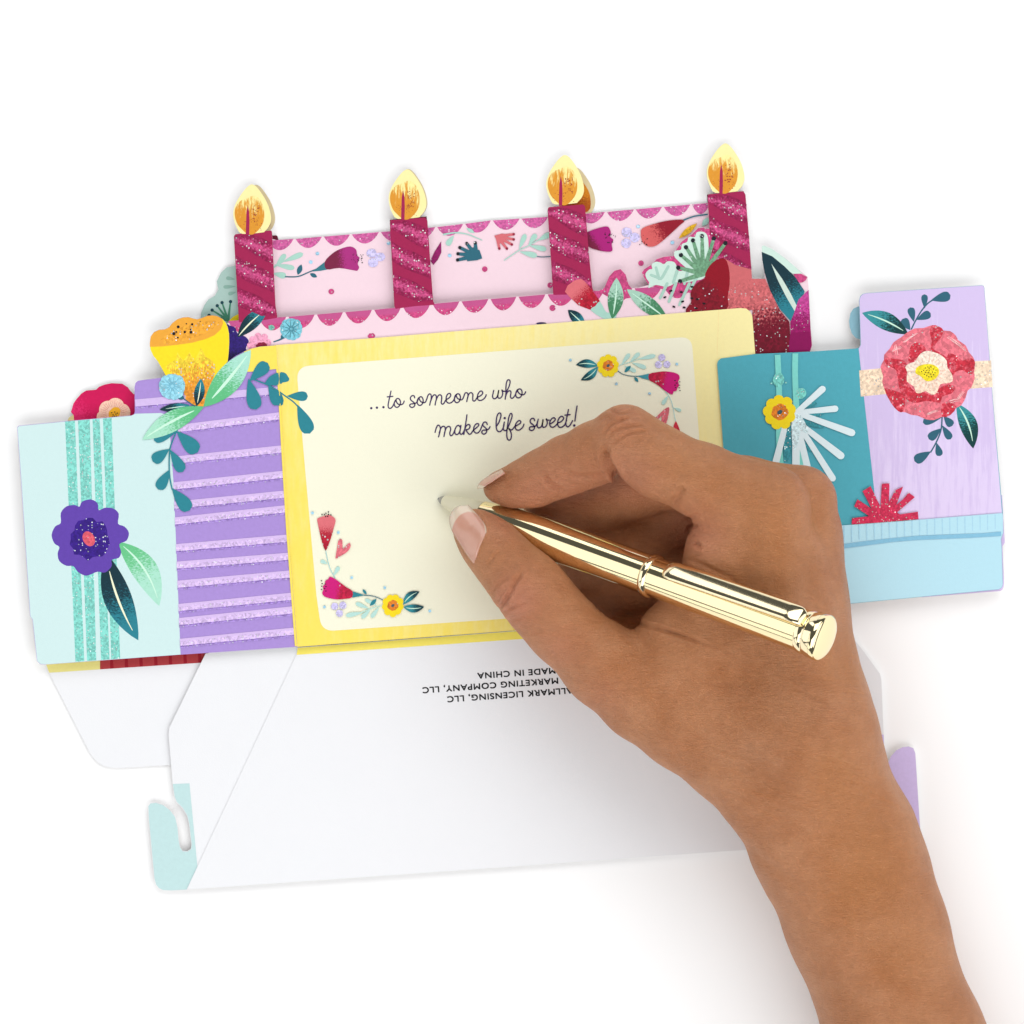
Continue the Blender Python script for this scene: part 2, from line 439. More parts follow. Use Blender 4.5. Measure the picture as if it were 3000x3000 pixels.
# -- red flower sheet peeking above the mint panel
shR = panel('pop_up_flower', T(v4, [(470, 700), (480, 562), (488, 540), (520, 522), (502, 500), (520, 440), (540, 410), (575, 370), (610, 348), (680, 342), (700, 322), (740, 306), (790, 296),
             (865, 300), (905, 325), (922, 350), (945, 372), (980, 380), (980, 700)]), 14, ink((204, 10, 84), (228, 40, 110), soft=0.6, mid=0.8, mott=0.06), card, label='crimson flower with cream centre behind the mint panel',
            gd=(P(v4, 900, 300), P(v4, 500, 560)))
m = Motif('flower_centre', shR)
m.poly(T(v4, [(478, 560), (488, 538), (520, 520), (524, 560)]), ink((240, 226, 160)))
m.flower(P(v4, 805, 520), 50, 6, 0.13, ink((250, 214, 190), (244, 190, 168), soft=0.8, mid=0.5, mott=0.05), rot=12)
ir = ink((206, 140, 128))
for i in range(34):
    a = 2*math.pi*i/34; c = P(v4, 805, 515)
    m.stroke([(c[0]+22*math.cos(a), c[1]+22*math.sin(a)), (c[0]+40*math.cos(a), c[1]+40*math.sin(a))], 1.2, ir, 0.5, sm=0, cap=False)
m.ell(P(v4, 810, 508), 19, 15, ink((240, 176, 40)), rot=-40, wob=0.08)
for x, y in ((790, 505), (800, 520), (812, 500), (820, 515), (830, 508), (808, 530), (795, 535), (822, 530)): m.dot(P(v4, x, y), 1.8, i_black)
m.done()

# -- grey-green sheet behind the first candle
shG = panel('pop_up_leaf', [(700, 775), (687, 779), (665, 783), (648, 798), (635, 825), (640, 848), (630, 866), (610, 878), (599, 894), (590, 915), (586, 940), (600, 990), (720, 990)],
            12, ink((166, 194, 186), mott=0.02), card, label='pale grey-green leaf shape behind the first candle')
m = Motif('printed_sprig', shG)
i_g1 = ink((136, 172, 160)); i_g2 = ink((64, 126, 100))
for a, b in (((215, 1010), (150, 1000)), ((220, 1060), (130, 1065)), ((222, 1100), (165, 1115))): m.leaf(P(v1, *a), P(v1, *b), 12, i_g1, form='drop')
for x, y in ((52, 1228), (88, 1197), (122, 1175), (182, 1168), (30, 1265)):
    m.stroke([P(v1, 165, 1300), P(v1, x, y)], 8, i_g2, 4, sm=0); m.dot(P(v1, x, y), 5, i_teald)
m.poly(T(v1, [(165, 1310), (200, 1275), (238, 1255), (240, 1310)]), i_yellow)
m.done()

# -- back cake layer
zb = 10
back_pts = [(704, 950), (704, 720), (797, 700), (813, 704), (1140, 677), (1256, 667), (1420, 648), (1440, 645), (1601, 635), (1717, 625), (2085, 593), (2150, 900), (1100, 1000), (704, 1030)]
shB = panel('back_cake_layer', back_pts, zb, i_pink, card, label='pink cake layer behind the candles with berry scallops and flowers')
def topline(x): return np.interp(x, [797, 1140, 1256, 1420, 1440, 1601, 1717, 2085], [704, 677, 667, 648, 645, 635, 625, 593])
m = Motif('scallop_trim', shB, 'glittery berry pink scallops along the top')
def scallop(m, x0, x1, yf, drop, mat, gap=3.0, over=1.0):
    pts = []
    for i in range(13):
        t = i/12; x = x0+gap+(x1-x0-2*gap)*t
        pts.append((x, yf(x)+drop*math.sin(math.pi*t)**0.72))
    pts = [(x0+gap, yf(x0)+over)]+pts[1:-1]+[(x1-gap, yf(x1)+over)]
    xm = (x0+x1)/2
    m.poly(pts, mat, gd=((xm, yf(xm)), (xm+2, yf(xm)+drop)))
i_scb = ink((206, 96, 158), glit=0.34, mott=0.06, gsize=0.5)
for a, b in zip((780, 863, 946, 1028, 1113, 1196, 1278, 1360, 1441, 1525, 1608, 1692, 1775, 1860, 1942, 2025), (863, 946, 1028, 1113, 1196, 1278, 1360, 1441, 1525, 1608, 1692, 1775, 1860, 1942, 2025, 2083)):
    scallop(m, a, b, topline, 31, i_scb)
m.done()
# motifs on the back layer
m = Motif('printed_tulip', shB, 'plum tulip on a leafy stem')
m.stroke(T(v1, [(470, 935), (520, 905), (560, 880)]), 5, i_mint)
for a, b, w_ in (((500, 920), (572, 832), 17), ((545, 890), (696, 828), 18), ((490, 905), (636, 932), 17), ((480, 968), (576, 988), 20)): m.leaf(P(v1, *a), P(v1, *b), w_, i_mint, form='drop')
m.stroke(T(v1, [(570, 992), (660, 990), (740, 958), (850, 915)]), 3.5, i_slate)
m.leaf(P(v1, 658, 978), P(v1, 684, 905), 15, i_slate); m.leaf(P(v1, 744, 970), P(v1, 794, 994), 12, i_slate)
m.poly(T(v1, [(762, 955), (800, 925), (848, 888), (870, 940), (820, 950)]), ink((52, 122, 134)))
m.poly(T(v1, [(850, 885), (900, 830), (960, 795), (1030, 778), (1070, 800), (1078, 840), (1095, 860), (1082, 900), (1092, 925), (1080, 948), (1060, 948), (950, 930), (862, 940)]),
       ink((122, 32, 66), (172, 46, 126), soft=0.5, mid=0.5, mott=0.05), sm=3, gd=(P(v1, 850, 900), P(v1, 1090, 870)))
rnd = random.Random(4)
for i in range(22):
    m.dot(P(v1, 1035+rnd.random()*85, 825+rnd.random()*62+(i % 3)*8), 0.9+rnd.random(), i_black)
m.done()
m = Motif('printed_berries', shB, 'lilac berries and small dots')
for x, y in ((1180, 825), (1240, 852), (1190, 892)): m.ell(P(v1, x, y), 15, 13, i_lav, wob=0.06, seed=x)
for x, y in ((797, 828), (750, 888), (1300, 755), (1733, 842)): m.ell(P(v1, x, y), 5.5, 5, i_sky)
m.ell(P(v1, 895, 1097), 8.5, 8, i_rose)
for x, y in ((1480, 775), (1545, 817), (1476, 862)): m.ell(P(v2, x, y), 15, 14, i_lav, wob=0.06, seed=x)
for x, y in ((1572, 727), (1850, 857), (48, 962)): m.ell(P(v2, x, y), 5.5, 5, i_sky)
for x, y in ((332, 1072), (860, 1202), (1595, 1024)): m.ell(P(v2, x, y), 8, 8, i_rose)
m.done()
m = Motif('printed_fan_flower', shB, 'teal and coral fan flowers')
m.poly(T(v1, [(1596, 880), (1625, 815), (1672, 742), (1674, 820), (1650, 870), (1618, 908)]), ink((140, 24, 96), glit=0.2))
m.stroke(T(v2, [(0, 792), (90, 778), (190, 790), (310, 838)]), 5, i_mint, 2.5)
m.leaf(P(v2, 82, 800), P(v2, 25, 880), 18, i_mint, form='drop'); m.leaf(P(v2, 185, 742), P(v2, 248, 778), 10, i_mint)
m.poly(T(v2, [(312, 985), (270, 1000), (190, 1008), (180, 975), (215, 930), (240, 895), (290, 920)]), i_slate)
for x, y in ((112, 998), (115, 948), (130, 898), (186, 865), (255, 860)):
    m.stroke([P(v2, 265, 965), P(v2, x, y)], 13, i_slate, 9, sm=0)
for x, y in ((112, 998), (115, 948), (130, 898), (186, 865), (255, 860)): m.dot(P(v2, x, y), 5, i_blackg)
m.poly(T(v2, [(408, 802), (470, 785), (520, 790), (505, 840), (470, 870), (435, 850)]), ink((214, 108, 116)))
for x, y in ((566, 790), (566, 832), (551, 873), (511, 906), (450, 906)): m.stroke([P(v2, 430, 808), P(v2, x, y)], 9, ink((214, 108, 116)), 7, sm=0)
for x, y in ((566, 790), (566, 832), (551, 873), (511, 906), (450, 906)): m.dot(P(v2, x, y), 4, ink((150, 26, 60), glit=0.3))
m.done()
m = Motif('printed_sprig', shB, 'mint leafy sprig')
m.stroke(T(v2, [(490, 1000), (610, 920), (690, 880), (850, 785)]), 3, i_mint)
for a, b, w_ in (((608, 915), (662, 788), 16), ((685, 880), (748, 788), 17), ((760, 842), (862, 785), 18), ((690, 880), (832, 915), 17), ((612, 930), (756, 966), 18)): m.leaf(P(v2, *a), P(v2, *b), w_, i_mint, form='drop')
m.stroke(T(v2, [(755, 970), (800, 974), (862, 970)]), 2.5, i_slate)
m.done()
m = Motif('printed_tulip', shB, 'magenta and dark red tulip heads facing each other')
m.poly(T(v2, [(1130, 800), (1180, 765), (1270, 735), (1330, 730), (1352, 780), (1345, 810), (1372, 835), (1358, 870), (1362, 925), (1290, 928), (1170, 890)]),
       ink((120, 24, 62), (172, 28, 120), soft=0.4, mid=0.35), sm=3, gd=(P(v2, 1170, 900), P(v2, 1340, 780)))
for i in range(20): m.dot(P(v2, 1300+rnd.random()*90, 775+rnd.random()*85), 1+rnd.random(), i_black)
m.poly(T(v3, [(292, 675), (170, 678), (50, 705), (-50, 742), (-62, 790), (-50, 850), (-10, 886), (45, 888), (100, 855), (180, 785), (250, 720)]),
       ink((214, 96, 96), (146, 16, 40), soft=0.5, mid=0.4), sm=3, gd=(P(v3, -60, 860), P(v3, 290, 675)))
for i in range(14): m.dot(P(v3, -75+rnd.random()*65, 790+rnd.random()*90), 0.9+rnd.random(), i_black)
m.stroke(T(v3, [(285, 675), (370, 645), (475, 630)]), 4, i_slate); m.leaf(P(v3, 435, 722), P(v3, 490, 655), 16, i_mint)
m.leaf(P(v3, 246, 822), P(v3, 392, 702), 17, ink((232, 180, 40), glit=0.3), form='lens')
m.ell(P(v3, 193, 857), 5.5, 5, i_sky)
m.done()

# flame template in units around (0,0)=base centre, y up negative
FL = [(0, -141), (14, -133), (30, -112), (44, -88), (53, -62), (56, -38), (50, -18), (38, -4), (30, 0), (-28, 4), (-44, -14), (-53, -40), (-54, -64), (-46, -88), (-30, -114), (-14, -133)]
i_fl = ink((250, 238, 168), mott=0.02); i_fl_b = ink((214, 198, 156), mott=0.03)
i_flo = ink((252, 238, 160), (222, 150, 46), soft=1.5, mid=0.46, streak=(3.0, 0.6), rot=12, nscale=620, mott=0.06)
def flame_motif(m, bx, by, k=1.0, dark=False):
    def q(pts): return [(bx+x*k-y*k*0.0, by+y*k) for x, y in pts]
    m.poly(q([(4, -108), (22, -98), (34, -72), (36, -44), (30, -22), (16, -4), (2, 6), (-14, 4), (-30, -10), (-42, -24), (-50, -48), (-48, -72), (-34, -92), (-14, -100)]), i_flo, sm=3,
           gd=((bx+14, by-116), (bx-4, by-34)))
    m.poly(q([(-12, -80), (-8, -60), (-7, -30), (-8, 8), (-18, 8), (-17, -30), (-16, -58)]), i_maroon)
    rn = random.Random(int(bx))
    md = ink((160, 60, 50))
    for i in range(26):
        x = -38+rn.random()*66; y = -4-rn.random()*34
        m.ell((bx+x*k, by+y*k), 0.8+rn.random()*0.8, 0.6+rn.random()*0.7, md, n=6)
    for i in range(22):
        x = 0+rn.random()*22; y = -28-rn.random()*52
        m.ell((bx+x*k, by+y*k), 1.0+rn.random()*2.2, 0.7+rn.random()*0.9, md, n=7, rot=rn.random()*180)

def flame_sheet(parent_ob, bx, by, z, mat, dx=1.0, label=None, motif=True):
    s = Sheet.__new__(Sheet)
    pts = crom([(bx+x*dx, by+y) for x, y in FL], 3, True)
    s.__init__('flame', pts, z, mat, parent_ob, label=label)
    if motif: flame_motif(s, bx, by) if False else None
    return s

# back candles (a tab each, flames seen behind the front ones)
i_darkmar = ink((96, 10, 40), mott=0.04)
for n_, (bx, by) in enumerate(((750, 682), (1196, 636), (1688, 632), (2125, 562))):
    if n_ == 0: pts = fillet([(700, 700), (797, 690), (812, 689), (817, 706), (817, 800), (700, 800)], [0, 0, 5, 0, 0, 0])
    else: pts = [(bx-54, by+8), (bx+54, by-2), (bx+60, by+60), (bx-50, by+70)]
    cs = panel('candle', pts, zb-4, i_darkmar, card, label='back candle, mostly hidden')
    fs = Sheet('flame', crom([(bx+x, by+y) for x, y in FL], 3, True), zb-3, i_fl_b, cs.ob)
    m = Motif('flame_print', fs)
    # third level is the limit, so ink of the back flames is joined into the flame's own object
    m.poly([(bx+4, by-104), (bx+30, by-84), (bx+42, by-50), (bx+34, by-12), (bx-30, by-12), (bx-42, by-60)], ink((206, 130, 20), (176, 84, 12), soft=0.8, mid=0.5, mott=0.1), sm=3, gd=((bx, by-100), (bx, by)))
    o = m.done(); o.parent = cs.ob; o.name = 'flame_ink'

# -- front cake layer
zf = 38
front_main = [(672, 945), (701, 941)]
front = [(580, 1000), (600, 975), (672, 945), (702, 941), (811, 931), (1159, 902), (1267, 889), (1275, 889), (1621, 860), (1740, 852), (1753, 853), (1771, 842), (1785, 809), (1800, 793), (1818, 788), (1833, 804), (1841, 832), (1850, 844),
         (1870, 843), (1901, 835), (1886, 812), (1880, 799), (1887, 788), (1912, 773), (1923, 759), (1945, 752), (1974, 749), (1980, 733), (1996, 708), (2027, 686), (2045, 668), (2062, 666), (2079, 670),
         (2198, 740), (2203, 812), (2208, 818), (2242, 817), (2236, 780), (2232, 730), (2239, 719), (2262, 730), (2299, 755), (2335, 786), (2366, 811), (2369, 849), (2375, 962), (2380, 1012), (2373, 1032), (2360, 1080),
         (2150, 1100), (1100, 1100), (640, 1150), (580, 1080)]
shF = panel('front_cake_layer', front, zf, i_pink, card, label='pink cake front with scalloped icing and flowers above the yellow panel')
def botline(x): return np.interp(x, [680, 813, 1157, 1271, 1621, 1753, 1900, 2000], [940, 930, 902, 889, 860.5, 852, 841, 836])
m = Motif('scallop_trim', shF, 'berry pink icing scallops below the candles')
cus = [665, 757, 842, 925, 1008, 1093, 1178, 1264, 1349, 1434, 1516, 1601, 1688, 1772, 1856, 1942, 2028]
for a, b in zip(cus[:-1], cus[1:]): scallop(m, a, b, botline, 37, i_rose_g, gap=3.4, over=0.5)
# pink edging round the leaf bump and the fern
m.poly([(1735, 851), (1753, 853.5), (1771, 842.5), (1785, 809.5), (1800, 793.5), (1818, 788.5), (1833, 804.5), (1841, 832.5), (1850, 844.5), (1850, 872), (1800, 880), (1765, 860), (1752, 874), (1735, 865)], i_rose)
m.poly([(1901, 835.5), (1886.5, 812), (1880.7, 799), (1887.5, 788.5), (1912, 773.6), (1923, 759.6), (1945, 752.6), (1974, 749.6), (1980.5, 733), (1996.5, 708.5), (2027, 686.6), (2045, 668.6), (2062, 666.6), (2079, 670.6), (2110, 690), (2100, 800), (2040, 860), (1950, 850)], i_rose)
m.poly(T(v3, [(155, 1240), (240, 1200), (330, 1200), (340, 1240), (270, 1290), (200, 1290)]), i_rose, sm=3)
m.done()
m = Motif('printed_flower', shF, 'navy flower with dark leaf, pink blossom and round blue bloom')
m.poly(T(v1, [(150, 1345), (175, 1338), (215, 1352), (232, 1392), (285, 1415), (312, 1450), (290, 1500), (310, 1560), (200, 1620), (140, 1600)]), ink((46, 26, 112), (26, 14, 66), soft=0.6, mid=0.7, glit=0.05), sm=3, gd=(P(v1, 200, 1340), P(v1, 180, 1600)))
m.flower(P(v1, 388, 1478), 37, 9, 0.2, ink((238, 160, 190), glit=0.1)); m.ell(P(v1, 400, 1480), 15, 10, ink((140, 30, 60), glit=0.3), wob=0.2)
m.leaf(P(v1, 232, 1420), P(v1, 452, 1212), 44, i_leaf_d2, i_veinc, bend=-0.04, vl=(0.05, 0.75))
m.stroke(T(v1, [(488, 1452), (530, 1438), (562, 1420)]), 3, i_slate, 6)
m.ell(P(v1, 558, 1412), 10, 7, i_slate, rot=-40)
m.flower(P(v1, 612, 1362), 33, 12, 0.05, ink((122, 196, 212), glit=0.2, mott=0.08))
for i in range(11):
    a = 2*math.pi*i/11; c = P(v1, 612, 1362)
    m.stroke([(c[0]+4*math.cos(a), c[1]+4*math.sin(a)), (c[0]+27*math.cos(a), c[1]+27*math.sin(a))], 3.6, ink((70, 134, 150)), 1, sm=0, cap=False)
m.ell(P(v1, 472, 1352), 9, 8, ink((110, 178, 160), glit=0.4)); m.ell(P(v1, 1178, 1412), 10, 8, i_rose, wob=0.2)
m.ell(P(v2, 880, 1386), 9, 9, i_rose); m.ell(P(v2, 790, 1512), 15, 4, ink((60, 50, 90)))
m.done()
m = Motif('printed_tulip', shF, 'coral tulip with green leaves')
m.poly(T(v2, [(980, 1255), (1002, 1205), (1055, 1165), (1110, 1150), (1140, 1172), (1200, 1240), (1262, 1330), (1225, 1372), (1188, 1402), (1090, 1365), (1030, 1310)]), i_tulip, gd=(P(v2, 1030, 1180), P(v2, 1230, 1380)))
m.poly(T(v2, [(1186, 1402), (1225, 1372), (1262, 1332), (1300, 1400), (1325, 1425), (1350, 1420), (1400, 1440), (1370, 1480), (1290, 1472)]), i_mint, sm=2)
m.leaf(P(v2, 1362, 1475), P(v2, 1398, 1142), 46, i_leaf_gg, i_vein, bend=0.03)
m.leaf(P(v2, 1812, 1478), P(v2, 1480, 1235), 46, i_leaf_gg, i_vein)
m.leaf(P(v2, 1145, 1530), P(v2, 1005, 1402), 32, i_leaf_d, i_vein)
m.done()
m = Motif('printed_fern', shF, 'mint fan fern with black seeds')
m.poly(T(v3, [(-25, 1110), (5, 1075), (30, 1070), (25, 1035), (60, 1012), (100, 1020), (125, 1035), (150, 1010), (200, 1012), (225, 1040), (235, 1085), (310, 1080), (420, 1050), (470, 1100), (440, 1150), (380, 1165), (300, 1180), (230, 1180),
               (150, 1215), (60, 1200), (0, 1225), (5, 1180), (-15, 1150)]), i_ltmint, sm=3)
m.poly(T(v3, [(235, 1000), (208, 965), (215, 925), (262, 915), (270, 870), (312, 852), (325, 812), (375, 812), (390, 775), (440, 770), (475, 800), (485, 880), (482, 1000), (440, 1120), (330, 1080)]), i_ltmint, sm=3)
for a, b in (((85, 1150), (60, 1060)), ((100, 1150), (20, 1120)), ((110, 1140), (160, 1050)), ((150, 1190), (95, 1305)), ((220, 1190), (165, 1335)), ((330, 1190), (250, 1360)), ((320, 1080), (290, 1190)), ((230, 1090), (200, 1180)), ((400, 1120), (340, 1230))):
    m.stroke([P(v3, *a), P(v3, *b)], 9, ink((170, 208, 194)), 8, sm=0)
for x, y in ((432, 805), (360, 840), (303, 895), (262, 958), (240, 1060), (528, 825), (622, 862), (255, 1170)):
    m.stroke([P(v3, 440, 1110), P(v3, x, y)], 15, ink((112, 160, 126), glit=0.04), 9, sm=0)
for x, y in ((432, 805), (360, 840), (303, 895), (262, 958), (240, 1060), (528, 825), (622, 862), (255, 1170)): m.dot(P(v3, x, y), 6.5, i_blackg)
m.done()
m = Motif('printed_rose', shF, 'big dark red and coral rose with dark leaf')
m.poly(T(v3, [(610, 985), (640, 1000), (700, 1038), (832, 1075), (835, 1150), (945, 1151), (985, 1250), (1060, 1400), (1140, 1500), (1160, 1900), (820, 1900), (840, 1400), (600, 1450), (600, 1200)]),
       ink((206, 104, 108), (112, 8, 36), soft=0.75, mid=0.47, glit=0.16, mott=0.08, gsize=0.62, gl=(0.0, 0.12), nscale=1500), gd=(P(v3, 740, 1180), P(v3, 850, 1760)))
m.poly(T(v3, [(458, 1112), (490, 1050), (540, 1003), (602, 984), (635, 1012), (655, 1100), (655, 1200), (640, 1300), (618, 1420), (300, 1440), (345, 1340), (338, 1270), (368, 1210), (410, 1172), (455, 1150)]),
       ink((144, 4, 30), (128, 10, 34), glit=0.14, gl=(0.45, 0.6), gsize=0.6), sm=2, gd=(P(v3, 620, 1100), P(v3, 400, 1300)))
m.poly(T(v3, [(1170, 1100), (1205, 1095), (1284, 1136), (1270, 1165), (1240, 1180), (1200, 1180)]), i_rose)
m.poly(T(v3, [(917, 885), (935, 881), (1000, 910), (1100, 980), (1200, 1065), (1245, 1108), (1165, 1110), (1020, 1000), (916, 936)]), i_ltmint)
m.poly(T(v3, [(914, 932), (1000, 968), (1100, 1050), (1190, 1140), (1262, 1250), (1250, 1300), (1215, 1310), (1190, 1440), (1148, 1492), (1060, 1392), (985, 1250), (938, 1100), (920, 1000)]), i_leaf_d2,
       gd=(P(v3, 940, 1000), P(v3, 1180, 1500)))
m.poly(T(v3, [(993, 1028), (1080, 1150), (1150, 1270), (1206, 1385), (1185, 1418), (1110, 1290), (1040, 1150)]), ink((206, 226, 214)))
m.poly(T(v3, [(1147, 1500), (1175, 1430), (1212, 1320), (1262, 1270), (1295, 1240), (1310, 1550), (1321, 1690), (1304, 1740), (1304, 1850), (1150, 1850)]), ink((150, 14, 96), (196, 70, 150), soft=1.0, mid=0.72, glit=0.2, mott=0.08), gd=(P(v3, 1200, 1740), P(v3, 1260, 1300)))
m.poly(T(v3, [(1145, 1600), (1200, 1585), (1300, 1580), (1318, 1690), (1300, 1725), (1290, 1800), (1148, 1800)]), ink((136, 0, 84)), sm=2)
for x, y in ((205, 1376), (288, 1382), (275, 1334), (180, 1248), (265, 1258), (352, 1215), (350, 1308), (395, 1316), (385, 1390), (132, 1300), (448, 1350)):
    m.ell(P(v3, x, y), 5, 2.8, i_black, rot=rnd.random()*40-20)
m.done()

# -- candles standing on the front layer
cands = [([(685, 692), (690, 686), (795, 675), (797, 681), (807, 893), (811.5, 922), (813, 931), (760, 940), (700, 944)], (738, 681)),
         ([(1142, 652), (1144, 645), (1245, 637), (1252, 645), (1263, 800), (1269, 882), (1274, 893), (1215, 897), (1158, 905), (1155, 895)], (1193, 637)),
         ([(1604, 615), (1607, 607), (1708, 599), (1714, 604), (1725, 740), (1735, 840), (1738, 852), (1744, 856), (1700, 862), (1621, 864)], (1655, 595)),
         ([(2073, 575), (2076, 569), (2178, 560), (2184, 570), (2195, 700), (2203, 812), (2200, 840), (2110, 800), (2079, 680)], (2125, 561))]
for n_, (pts, (bx, by)) in enumerate(cands):
    lab = ['leftmost front candle', 'second front candle', 'third front candle', 'rightmost, tallest front candle beside the fern'][n_]
    top = [p for p in pts]
    cs = panel('candle', fillet(top, 3), zf+0.6, i_maroon, card, th=3.8, label='berry red glitter-striped '+lab)
    x0, y0 = pts[0]; x1 = pts[3][0]
    # diagonal glitter bands, cut to the candle's sides
    m = Motif('glitter_stripe', cs, 'glittery pink diagonal stripes')
    yb = pts[-1][1]
    def side(y, left):
        if left: return x0+1.0+(y-y0)*((pts[-1][0] if n_ < 3 else 2079)-x0)/((yb if n_ < 3 else 680)-y0)
        a = pts[3]; b = pts[4]
        return a[0]-1.5+(y-a[1])*(b[0]-a[0])/(b[1]-a[1])
    top_y = pts[1][1]+4
    bot_y = {0: 928, 1: 886, 2: 848, 3: 812}[n_]
    k = -1; yk = top_y-32
    while yk < bot_y:
        a, b = yk, yk+56
        poly = []
        N = 8
        up_ = []; dn = []
        for i in range(N+1):
            t = i/N; y1_ = a+58*t+3*math.sin(7*t+k); y2_ = b+58*t+4*math.sin(5*t+2*k)
            y1_ = min(max(y1_, top_y+1-8*t), bot_y-4*t); y2_ = min(max(y2_, top_y+2-8*t), bot_y-4*t)
            ym = (y1_+y2_)/2
            xl = side(ym, True); xr = side(ym, False); x = xl+(xr-xl)*t
            up_.append((x, y1_)); dn.append((x, y2_))
        Vv = []; Ff = []; gg = []
        for i in range(N+1): Vv += [up_[i], ((up_[i][0]+dn[i][0])/2, (up_[i][1]+dn[i][1])/2), dn[i]]; gg += [0.3, 0.85, 0.3]
        for i in range(N): Ff += [[3*i, 3*i+1, 3*i+4, 3*i+3], [3*i+1, 3*i+2, 3*i+5, 3*i+4]]
        m.raw(Vv, Ff, i_band, gg)
        yk += 90; k += 1
    m.done()
    fs = Sheet('flame', crom([(bx+x, by+y) for x, y in FL], 3, True), zf+0.9, i_fl, cs.ob, th=3.8)
    mm = Motif('flame_ink', fs); flame_motif(mm, bx, by); o = mm.done(); o.parent = cs.ob

# -- left panel: mint and purple present prints with die-cut flower
zl = 44
tul = T(v5, [(205, 634), (170, 572), (135, 530), (112, 480), (107, 430), (114, 375), (140, 340), (180, 320), (230, 316), (262, 300), (290, 265), (330, 235), (375, 220), (420, 217), (460, 229), (490, 235), (525, 226), (570, 207), (615, 203), (655, 210),
             (695, 232), (722, 262), (738, 300), (748, 350), (750, 420), (746, 500), (737, 578)])
crease = [(808, 1011), (817, 1104), (844, 1550), (871, 1895)]
leftp = [(50, 1252), (55, 1247), (200, 1233), (385, 1217), (392, 1214), (395, 1207), (394, 1135), (397, 1122), (404, 1116), (414, 1114), (472, 1107), (486, 1104)]+tul+ \
    T(v5, [(800, 532), (870, 495), (930, 470), (1000, 455), (1126, 446)])+crease+[(529, 1918), (133, 1947), (118, 1946), (108, 1936), (95, 1815), (88, 1805), (61, 1400)]
i_purple = ink((170, 142, 212), mott=0.05)
shL = panel('left_panel', leftp, zl, i_purple, card, label='left panel with mint and purple striped present prints and yellow tulip cut-out')
m = Motif('printed_present', shL, 'pale mint present with glittery ribbon')
i_mintbg = ink((206, 232, 231), mott=0.012)
m.poly([(51, 1252.5), (56, 1248), (200, 1234), (385, 1218), (397, 1212), (470, 1210), (490, 1215), (496, 1240), (509, 1424), (529, 1917.5), (133, 1946.4), (118.5, 1945), (109, 1936), (96, 1815), (89, 1805), (62, 1400)], i_mintbg)
i_rib = ink((130, 210, 198), glit=0.30, mott=0.05, gsize=0.55)
for (a, b), (c, d) in zip(((190.5, 219.5), (228.6, 263), (271, 292), (301.5, 327)), ((221, 247), (255, 282), (296, 321), (326, 352))):
    m.poly([(a, 1235-(a-190)*0.08), (b, 1235-(b-190)*0.08), (d, 1939-(d-220)*0.075), (c, 1939-(c-220)*0.075)], i_rib)
m.done()
m = Motif('printed_flower', shL, 'deep purple flower with red centre and two leaves')
m.leaf(P(v8, 735, 400), P(v8, 1002, 806), 76, i_leaf_m, i_vein, bend=-0.10, vl=(0.1, 0.9), vw=0.04)
m.leaf(P(v8, 665, 470), P(v8, 870, 1022), 82, i_leaf_d2, i_veinc, bend=0.05, vl=(0.2, 0.88), vw=0.04)
m.poly(T(v4, [(640, 1118), (690, 1145), (698, 1195), (740, 1178), (800, 1182), (840, 1220), (835, 1290), (880, 1310), (912, 1355), (895, 1410), (845, 1435), (857, 1490), (840, 1532), (790, 1547), (790, 1590), (745, 1635), (690, 1630), (640, 1650),
              (600, 1657), (550, 1630), (518, 1590), (470, 1588), (420, 1555), (408, 1500), (420, 1455), (385, 1430), (365, 1370), (390, 1310), (430, 1285), (430, 1215), (470, 1168), (530, 1158), (562, 1170), (580, 1135)]), ink((98, 66, 170), mott=0.06), sm=3)
m.ell(P(v4, 640, 1400), 58, 60, ink((54, 24, 132), glit=0.34, gsize=0.55, mott=0.1), wob=0.12, n=26, seed=3)
m.ell(P(v4, 628, 1397), 17, 23, ink((222, 92, 108), glit=0.15), rot=-28)
m.done()
stripes = [((400, 1181), (800, 1145)), ((552, 1252), (817, 1219)), ((534, 1346), (824, 1316)), ((509, 1424), (831, 1390)), ((505, 1481), (835, 1448)), ((509, 1527), (838, 1491)), ((515, 1605), (843, 1577)), ((519, 1656), (848, 1630)),
           ((522, 1712), (850, 1682)), ((526, 1780), (857, 1747)), ((529, 1821), (859, 1787)), ((531, 1882), (866, 1849))]
i_str = ink((216, 190, 236), glit=0.30, gl=(0.35, 0.5), mott=0.04, gsize=0.55)
i_str2 = ink((170, 142, 212), (128, 98, 178), soft=1.0, mid=0.5, streak=(0.6, 2), nscale=1400, glit=0.25, gsize=0.5)
